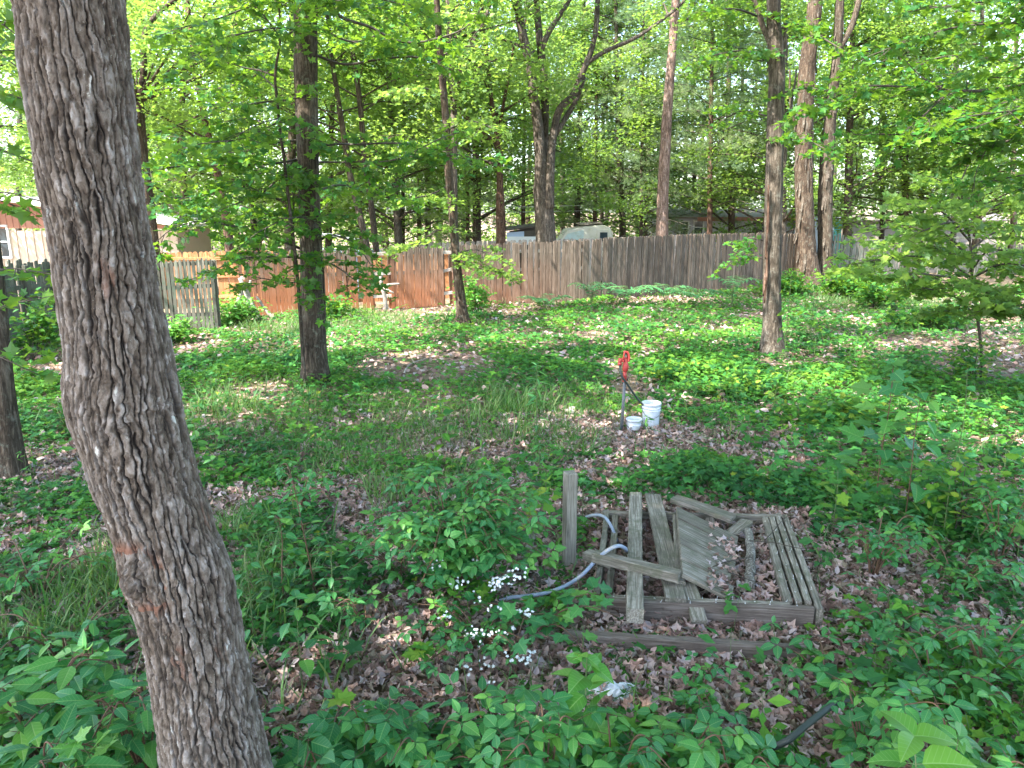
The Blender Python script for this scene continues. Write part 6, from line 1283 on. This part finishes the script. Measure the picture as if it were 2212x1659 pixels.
FG = [  # name, px, py(top), Y, label, options
 ("bright_sapling", 1268, 1420, 3.05, "bright yellow-green sapling with big glossy leaves in the lower centre", dict(kind="pairs", leaf=.19, tpl=BROAD, mat='bright_leaf', n=10, spread=.03, frm=.2, r=.006, tilt=.45)),
 ("bright_sapling", 1975, 1590, 1.95, "large-leaved bright green sapling at the bottom edge near the lower right corner", dict(kind="pairs", leaf=.21, tpl=BROAD, mat='bright_leaf', n=5, spread=.03, frm=.6, r=.006)),
 ("bright_sapling", 1700, 1440, 3.5, "small sapling whose drooping leaves overhang the long low timber", dict(kind="spiral", leaf=.10, tpl=BROAD, mat='near_leaf', n=5, spread=.05, frm=.5)),
 ("maple_sapling", 1930, 790, 6.1, "tall broad-leaved sapling with a thin bare lower stem right of the buckets", dict(kind="pairs", leaf=.20, tpl=MAPLE, n=14, spread=.20, frm=.3, r=.007, smat='red_stem', tilt=.4)),
 ("maple_sapling", 1990, 850, 5.8, "broad-leaved sapling just right of the tall bare-stemmed one", dict(kind="pairs", leaf=.18, tpl=BROAD, n=10, spread=.16, frm=.3, r=.006, smat='red_stem', tilt=.4)),
 ("maple_sapling", 2090, 800, 5.5, "sapling with pointed bright leaflets by the right edge", dict(kind="pairs", leaf=.14, tpl=OVATE, n=7, spread=.08, frm=.3, r=.005, mat='near_leaf')),
 ("maple_sapling", 1810, 1010, 5.7, "maple seedlings bunch right of the timber frame's back corner", dict(kind="pairs", leaf=.12, tpl=MAPLE, n=9, spread=.13, frm=.25, mat='low_leaf')),
 ("maple_sapling", 1720, 940, 6.9, "maple seedling behind the frame's back right corner", dict(kind="pairs", leaf=.12, tpl=MAPLE, n=7, spread=.12, frm=.3, mat='near_leaf')),
 ("maple_sapling", 1150, 1030, 5.45, "pale green maple seedling just left of the square post", dict(kind="pairs", leaf=.11, tpl=MAPLE, n=9, spread=.11, frm=.2, mat='low_leaf')),
 ("maple_sapling", 1180, 1010, 5.9, "yellowish maple seedling behind the square post", dict(kind="pairs", leaf=.10, tpl=MAPLE, n=8, spread=.11, frm=.3, mat='low_leaf')),
 ("maple_sapling", 1260, 1040, 5.9, "maple seedling showing right of the square post", dict(kind="pairs", leaf=.10, tpl=MAPLE, n=6, spread=.1, frm=.3, mat='near_leaf')),
 ("thin_sapling", 668, 1035, 4.6, "tall thin red-stemmed sapling right of the leaning oak", dict(kind="pairs", leaf=.095, tpl=OVATE, n=15, spread=.07, frm=.12, r=.006, smat='red_stem', lean=-.12)),
 ("thin_sapling", 600, 1110, 4.5, "shorter thin sapling between the leaning oak and the tall red-stemmed one", dict(kind="pairs", leaf=.09, tpl=OVATE, n=11, spread=.06, frm=.15, r=.005, smat='red_stem')),
 ("thin_sapling", 715, 1180, 4.3, "leafy sapling right of the tall red-stemmed one", dict(kind="pairs", leaf=.085, tpl=OVATE, n=10, spread=.06, frm=.2, r=.005)),
 ("thin_sapling", 530, 1180, 4.1, "slender sapling close to the leaning oak's right side", dict(kind="pairs", leaf=.09, tpl=OVATE, n=9, spread=.06, frm=.2)),
 ("thin_sapling", 640, 1290, 3.6, "broad dark-leaved sapling low in front of the thin saplings", dict(kind="whorl", leaf=.11, tpl=BROAD, n=5, spread=.07, frm=.45)),
 ("weed", 420, 905, 7.2, "bright broad-leaved weed right of the leaning oak in mid yard", dict(kind="spiral", leaf=.17, tpl=OVATE, n=12, spread=.01, frm=.1, mat='bright_leaf')),
 ("weed", 465, 930, 7.0, "second bright weed beside the one right of the leaning oak", dict(kind="spiral", leaf=.16, tpl=OVATE, n=10, spread=.01, frm=.1, mat='bright_leaf')),
 ("weed", 950, 790, 9.0, "tall narrow-leaved weed in the middle of the yard, left one", dict(kind="spiral", leaf=.17, tpl=LANCE, n=26, spread=.01, frm=.12, mat='near_leaf', r=.006)),
 ("weed", 1160, 790, 8.2, "tallest narrow-leaved weed in the middle of the yard, left of the hydrant", dict(kind="spiral", leaf=.19, tpl=LANCE, n=30, spread=.01, frm=.12, mat='near_leaf', r=.007)),
 ("weed", 1165, 960, 7.0, "bluish narrow-leaved weed below the tallest one", dict(kind="spiral", leaf=.15, tpl=LANCE, n=20, spread=.01, frm=.1, mat='near_leaf')),
 ("weed", 955, 870, 8.0, "broad-leaved weed just below the left tall weed", dict(kind="spiral", leaf=.18, tpl=OVATE, n=12, spread=.01, frm=.1, mat='low_leaf')),
 ("weed", 1040, 900, 7.6, "small weed between the two tall narrow-leaved weeds", dict(kind="spiral", leaf=.12, tpl=LANCE, n=16, spread=.01, frm=.1, mat='low_leaf')),
 ("weed", 1060, 1010, 6.4, "narrow-leaved weed in the grass above the flowering bush", dict(kind="spiral", leaf=.12, tpl=LANCE, n=18, spread=.01, frm=.1, mat='near_leaf')),
 ("weed", 1400, 862, 8.35, "strap-leaved weed growing in front of the tall bucket", dict(kind="spiral", leaf=.20, tpl=LANCE, n=9, spread=.01, frm=.5, mat='near_leaf', h=.26)),
 ("weed", 1505, 1010, 6.7, "upright weed behind the frame's back timber", dict(kind="spiral", leaf=.12, tpl=LANCE, n=18, spread=.01, frm=.1, mat='near_leaf')),
 ("weed", 1640, 760, 12.6, "whitish sunlit weed beneath the scarred maple", dict(kind="spiral", leaf=.16, tpl=LANCE, n=18, spread=.01, frm=.1, mat='bright_leaf')),
 ("sapling", 1710, 580, 12.9, "small sapling with thin dark stem right of the scarred maple", dict(kind="spiral", leaf=.15, tpl=BROAD, n=16, spread=.12, frm=.2, mat='maple_leaf', r=.008)),
 ("sapling", 1760, 620, 14.5, "bushy sapling between the scarred maple and the shaggy trunks", dict(kind="spiral", leaf=.15, tpl=MAPLE_LO, n=22, spread=.22, frm=.15, mat='maple_leaf', r=.008)),
 ("sapling", 2250, 900, 5.2, "leafy sapling cut by the right edge", dict(kind="pairs", leaf=.13, tpl=MAPLE, n=9, spread=.12, frm=.2, mat='near_leaf')),
 ("maple_sapling", 1470, 1290, 3.9, "lone two-leaved bramble shoot beside the front timber", dict(kind="pairs", leaf=.11, tpl=OVATE, n=1, spread=.02, frm=.9, mat='near_leaf')),
]
FG[-1] = ("bramble_shoot", 1668, 1345, 4.0, "lone bramble shoot rising before the frame's front timber", dict(kind="pairs", leaf=.12, tpl=OVATE, n=1, spread=.02, frm=.9, mat='near_leaf'))
for k, (nm, px, py, Y, lab, kw) in enumerate(FG): herb(nm, px, py, Y, lab, cat="sapling" if "sapling" in nm else ("weed" if nm == "weed" else "plant"), seed=k * 7, **kw)
BR = [ # canes and clumps round the lower edge
 ("bramble", 800, 1500, 3.05, "trifoliate bramble clump at the bottom, right of the leaning oak", dict(ncane=7, ln=.5, leaf=.11)),
 ("bramble", 690, 1560, 2.85, "dark bramble clump against the leaning oak's foot", dict(ncane=6, ln=.45, leaf=.12)),
 ("bramble", 920, 1545, 2.95, "bramble clump with round leaves left of the bright green sapling", dict(ncane=7, ln=.5, leaf=.115)),
 ("bramble", 1060, 1490, 3.1, "large-leaved bramble just left of the bright green sapling", dict(ncane=8, ln=.5, leaf=.12)),
 ("bramble", 1180, 1560, 2.75, "bramble clump below the bright green sapling", dict(ncane=7, ln=.45, leaf=.12)),
 ("bramble", 1330, 1560, 2.85, "bramble clump right below the plastic sheet", dict(ncane=7, ln=.5, leaf=.11)),
 ("bramble", 1480, 1545, 3.0, "bramble clump in the bottom middle, left of the black pipe", dict(ncane=7, ln=.5, leaf=.11)),
 ("bramble", 1600, 1580, 2.8, "bramble clump over the black pipe's end", dict(ncane=6, ln=.45, leaf=.11)),
 ("bramble", 1510, 1450, 3.45, "low leafy plant in the litter below the long low timber", dict(ncane=6, ln=.4, leaf=.09)),
 ("bramble", 1790, 1400, 3.75, "four-leaved bramble off the right end of the long low timber", dict(ncane=3, ln=.45, leaf=.14)),
 ("bramble", 1815, 1600, 2.75, "bramble clump just right of the black pipe", dict(ncane=7, ln=.5, leaf=.11)),
 ("bramble", 1880, 1500, 3.1, "bramble clump left above the large-leaved bright sapling", dict(ncane=7, ln=.5, leaf=.11)),
 ("bramble", 2110, 1560, 2.6, "bramble clump in the lower right corner", dict(ncane=7, ln=.5, leaf=.115)),
 ("bramble", 2030, 1400, 3.6, "bramble clump above the lower right corner", dict(ncane=9, ln=.6, leaf=.105)),
 ("bramble", 2150, 1340, 3.7, "bramble clump at the right edge below the leafy sapling", dict(ncane=9, ln=.6, leaf=.10)),
 ("bramble", 1930, 1290, 4.2, "bramble tangle right of the frame's front corner", dict(ncane=9, ln=.6, leaf=.09)),
 ("bramble", 2080, 1180, 4.8, "leafy bramble mass midway up the right side", dict(ncane=10, ln=.7, leaf=.10)),
 ("bramble", 1900, 1110, 5.0, "bramble mass behind the frame's right timbers", dict(ncane=10, ln=.7, leaf=.10)),
 ("bramble", 2180, 1060, 5.2, "bramble mass at the right edge level with the frame's back", dict(ncane=9, ln=.7, leaf=.10)),
 ("bramble", 2050, 1010, 6.0, "bramble mass under the tall broad-leaved sapling", dict(ncane=10, ln=.8, leaf=.11)),
 ("nettle_clump", 70, 1440, 3.0, "dense bright-leaved clump at the left edge below the grass", dict(ncane=12, ln=.55, leaf=.13, tpl=OVATE, every=.05)),
 ("nettle_clump", 190, 1430, 3.1, "pointed-leaved clump left of the leaning oak's foot", dict(ncane=12, ln=.5, leaf=.13, tpl=OVATE, every=.05)),
 ("nettle_clump", 290, 1480, 2.9, "leafy clump touching the leaning oak's left side", dict(ncane=9, ln=.4, leaf=.12, tpl=OVATE, every=.05)),
 ("nettle_clump", 60, 1570, 2.55, "dark leafy clump in the lower left corner", dict(ncane=9, ln=.4, leaf=.13, tpl=OVATE, every=.06)),
 ("bramble", 120, 1290, 3.9, "three-leaved seedlings in the grass left of the leaning oak", dict(ncane=5, ln=.8, leaf=.12, every=.14)),
 ("bramble", 60, 1180, 4.6, "low leafy plants at the left edge in front of the narrow trunk", dict(ncane=9, ln=.9, leaf=.11, every=.1)),
 ("bramble", 640, 1010, 6.2, "pale leafy seedlings above the tall red-stemmed sapling", dict(ncane=9, ln=.8, leaf=.10, every=.1)),
 ("bramble", 860, 1160, 4.9, "blue-green bramble left of the white-flowered bush", dict(ncane=7, ln=.6, leaf=.11)),
 ("bramble", 790, 1280, 4.2, "leafy canes at the lower left of the white-flowered bush", dict(ncane=6, ln=.5, leaf=.09)),
]
for k, (nm, px, py, Y, lab, kw) in enumerate(BR):
    kw['leaf'] *= 1.0 if nm != 'bramble' else (1.35 if Y < 3.4 else 1.15); bramble(nm, px, py, Y, lab, seed=100 + k, cat="bramble" if nm == "bramble" else "plant clump", **kw)
# a bright maple seedling pair in the lower left
herb("maple_seedling", 165, 1600, 2.45, "yellow-green maple seedling at the bottom left", cat="seedling", kind="pairs", leaf=.12, tpl=MAPLE, mat='bright_leaf', n=2, spread=.05, frm=.7, seed=3)
herb("maple_seedling", 735, 1510, 3.1, "light green maple-like seedling by the bottom, right of the leaning oak", cat="seedling", kind="pairs", leaf=.13, tpl=MAPLE, mat='low_leaf', n=2, spread=.05, frm=.7, seed=4)
herb("maple_seedling", 912, 1395, 3.8, "olive drooping maple seedling left of the sprawling blackberry", cat="seedling", kind="whorl", leaf=.11, tpl=MAPLE, mat='low_leaf', n=2, spread=.03, frm=.8, seed=5)
# ferns and sumac along the fence
def fern(px, py, Y, lab, n=6, ln=.6, seed=0, name="fern", pin=14, pl=.28):
    rs = np.random.RandomState(seed + 300); b, h = base_of(px, py, Y); e = start(name, b, lab, "fern" if name == "fern" else "shrub"); m, L = MB(), MB(); LP, LD, LS = [], [], []
    for k in range(n):
        a = 2 * np.pi * k / n + rs.normal(0, .3); d = np.array([math.cos(a), math.sin(a), 0]); l_ = ln * rs.uniform(.8, 1.1); z0 = h * (.0 if name == "fern" else .55)
        P = [b + [0, 0, z0 * .2], b + d * l_ * .25 + [0, 0, z0 + (h - z0) * .75], b + d * l_ * .65 + [0, 0, h], b + d * l_ + [0, 0, h * .82]]; Q, rr = resample(P, [.006, .005, .004, .001], .02); tube(m, Q, rr, 5, cap=False); T, _, _ = frames(Q)
        for q in range(pin):
            f = .25 + .75 * q / pin; i = int(f * (len(Q) - 1)); sd = np.cross(T[i], [0, 0, 1]); sd /= np.linalg.norm(sd) + 1e-6
            for s in (-1, 1): LP.append(Q[i]); LD.append(sd * s + T[i] * .4); LS.append(l_ * pl * math.sin(math.pi * min(1, f * .9)) ** .7 + .01)
    m.build("stems", MAT['stem'], e); scatter(L, tpl_ovate(.13, 2, .15), LP, np.array(LS), tilt=.12, rs=rs, dirs=np.array(LD)); L.build("fronds", MAT['fern'], e)
fern(1180, 640, 19.6, "fern at the foot of the brown fence, left of the sumacs", 8, .75, 1)
for k, (px, py, Y, ln, lab) in enumerate([(1278, 612, 19.8, .7, "sunlit pale sumac before the fence, leftmost of the row"), (1350, 622, 20.5, .9, "wide sumac second from left along the grey fence"), (1440, 618, 20.5, .9, "sumac in the middle of the row along the grey fence"), (1500, 628, 20.0, .8, "sumac second from right along the grey fence"), (1585, 600, 19.5, .8, "rightmost sumac, left of the scarred maple")]):
    fern(px, py, Y, lab, 8, ln, 10 + k, "sumac", 10, .30)
# shrubs at the foot of the right-hand trunks and elsewhere
def shrub(px, py, Y, w_, lab, n, leaf, seed, mat='maple_leaf', name="shrub", tpl=HEX):
    rs = np.random.RandomState(seed + 700); b, h = base_of(px, py, Y); e = start(name, b, lab, "shrub"); m, L = MB(), MB(); C = []
    for k in range(n):
        a = rs.uniform(0, 6.28); rad = w_ * rs.uniform(.2, 1); t = b + [math.cos(a) * rad, math.sin(a) * rad * .7, h * rs.uniform(.35, 1) * (1.1 - .4 * rad / w_)]; tube(m, [b + rs.normal(0, .04, 3) * [1, 1, 0], (b + t) / 2 + [0, 0, .05], t], [.008, .006, .003], 5, cap=False); C.append(t); C.append((b + 2 * t) / 3)
    m.build("stems", MAT['twig'], e); clump(L, C, 26, leaf, rs, (.24, .16), tpl, .4); L.build("leaves", MAT[mat], e)
for k, a in enumerate([(2110, 735, 11.2, .4, "small pale shrub around the young maple's foot", 8, .10), (1700, 590, 22.5, .9, "dense shrub at the foot of the wide shaggy trunk", 26, .13), (1830, 575, 22.0, 1.0, "spreading shrub below the leaning fence, left end", 26, .13), (1900, 590, 20.0, .9, "low shrub in front of the leaning fence's middle", 20, .13), (505, 640, 17.0, .6, "bright shrub tangled in the heap of dead branches", 20, .11), (370, 690, 14.6, .5, "bright green shrub before the stockade panel", 14, .12), (1030, 590, 18.5, .5, "young bright shrub against the brown fence right of the curving maple", 10, .13),
    (720, 640, 17.6, .5, "low shrub before the fence right of the straight dark maple", 10, .11), (2000, 655, 16.5, 1.0, "pale green bush at the sunny edge under the young maple", 18, .13), (1590, 860, 10.5, .8, "dense green mound right behind the buckets", 20, .10), (1800, 880, 9.0, .8, "leafy mound left of the tall broad-leaved sapling", 20, .11), (1480, 800, 11.5, .7, "leafy mound upper right of the hydrant", 16, .11), (2090, 1000, 5.6, .4, "sunlit pale leafy shrub at the right edge", 10, .09), (60, 640, 13.0, .5, "shrub hanging by the side fence's post", 12, .12)]):
    shrub(*a, k, mat='bright_leaf' if 'bright' in a[4] else ('low_leaf' if 'pale' in a[4] or 'mound' in a[4] else 'maple_leaf'))
# seedlings too many to count
def seedlings():
    rs = np.random.RandomState(41); L, m = MB(), MB(); x, y = sample_ground(1500, 3.4, 17, .4, rs); px, py = proj(np.stack([x, y, 0 * x], 1)); k = (rs.rand(len(x)) < (.25 + .75 * sst(1300, 1700, px) * sst(650, 900, py)) * (1 - .8 * ell(px, py, BARE)) * (1 - .6 * ell(px, py, GRASS))) & ~inframe_beam(x, y) & ~((px > 1320) & (px < 1440) & (py > 860)& (py < 1010)); x, y = x[k], y[k]
    for i in range(len(x)):
        b = np.array([x[i], y[i], float(gh(x[i], y[i]))]); h = rs.uniform(.12, .42); t = b + [rs.normal(0, .05), rs.normal(0, .05), h]; tube(m, [b, t], [.003, .0015], 3, cap=False); q = rs.randint(3); tp = [MAPLE_LO, OV_LO, TRI_LO][q]; n = rs.randint(5, 12)
        A = rs.uniform(0, 6, n); f = rs.uniform(.35, 1, n)[:, None]; d = np.stack([np.cos(A), np.sin(A), 0 * A + .2], 1); P = b + (t - b) * f + d * rs.uniform(.02, .09, (n, 1)); scatter(L, tp, P, rs.uniform(.06, .12, n), tilt=.3, rs=rs, dirs=d, tint=np.clip(rs.uniform(0, .7) + rs.uniform(-.12, .12, n), 0, .8))
    a = L.build("undergrowth", MAT['low_leaf']); tag(a, "knee-high seedlings scattered through the yard", "undergrowth", kind="stuff"); b = m.build("undergrowth_stems", MAT['stem']); tag(b, "thin stems of the scattered seedlings", "undergrowth", kind="stuff")
seedlings()
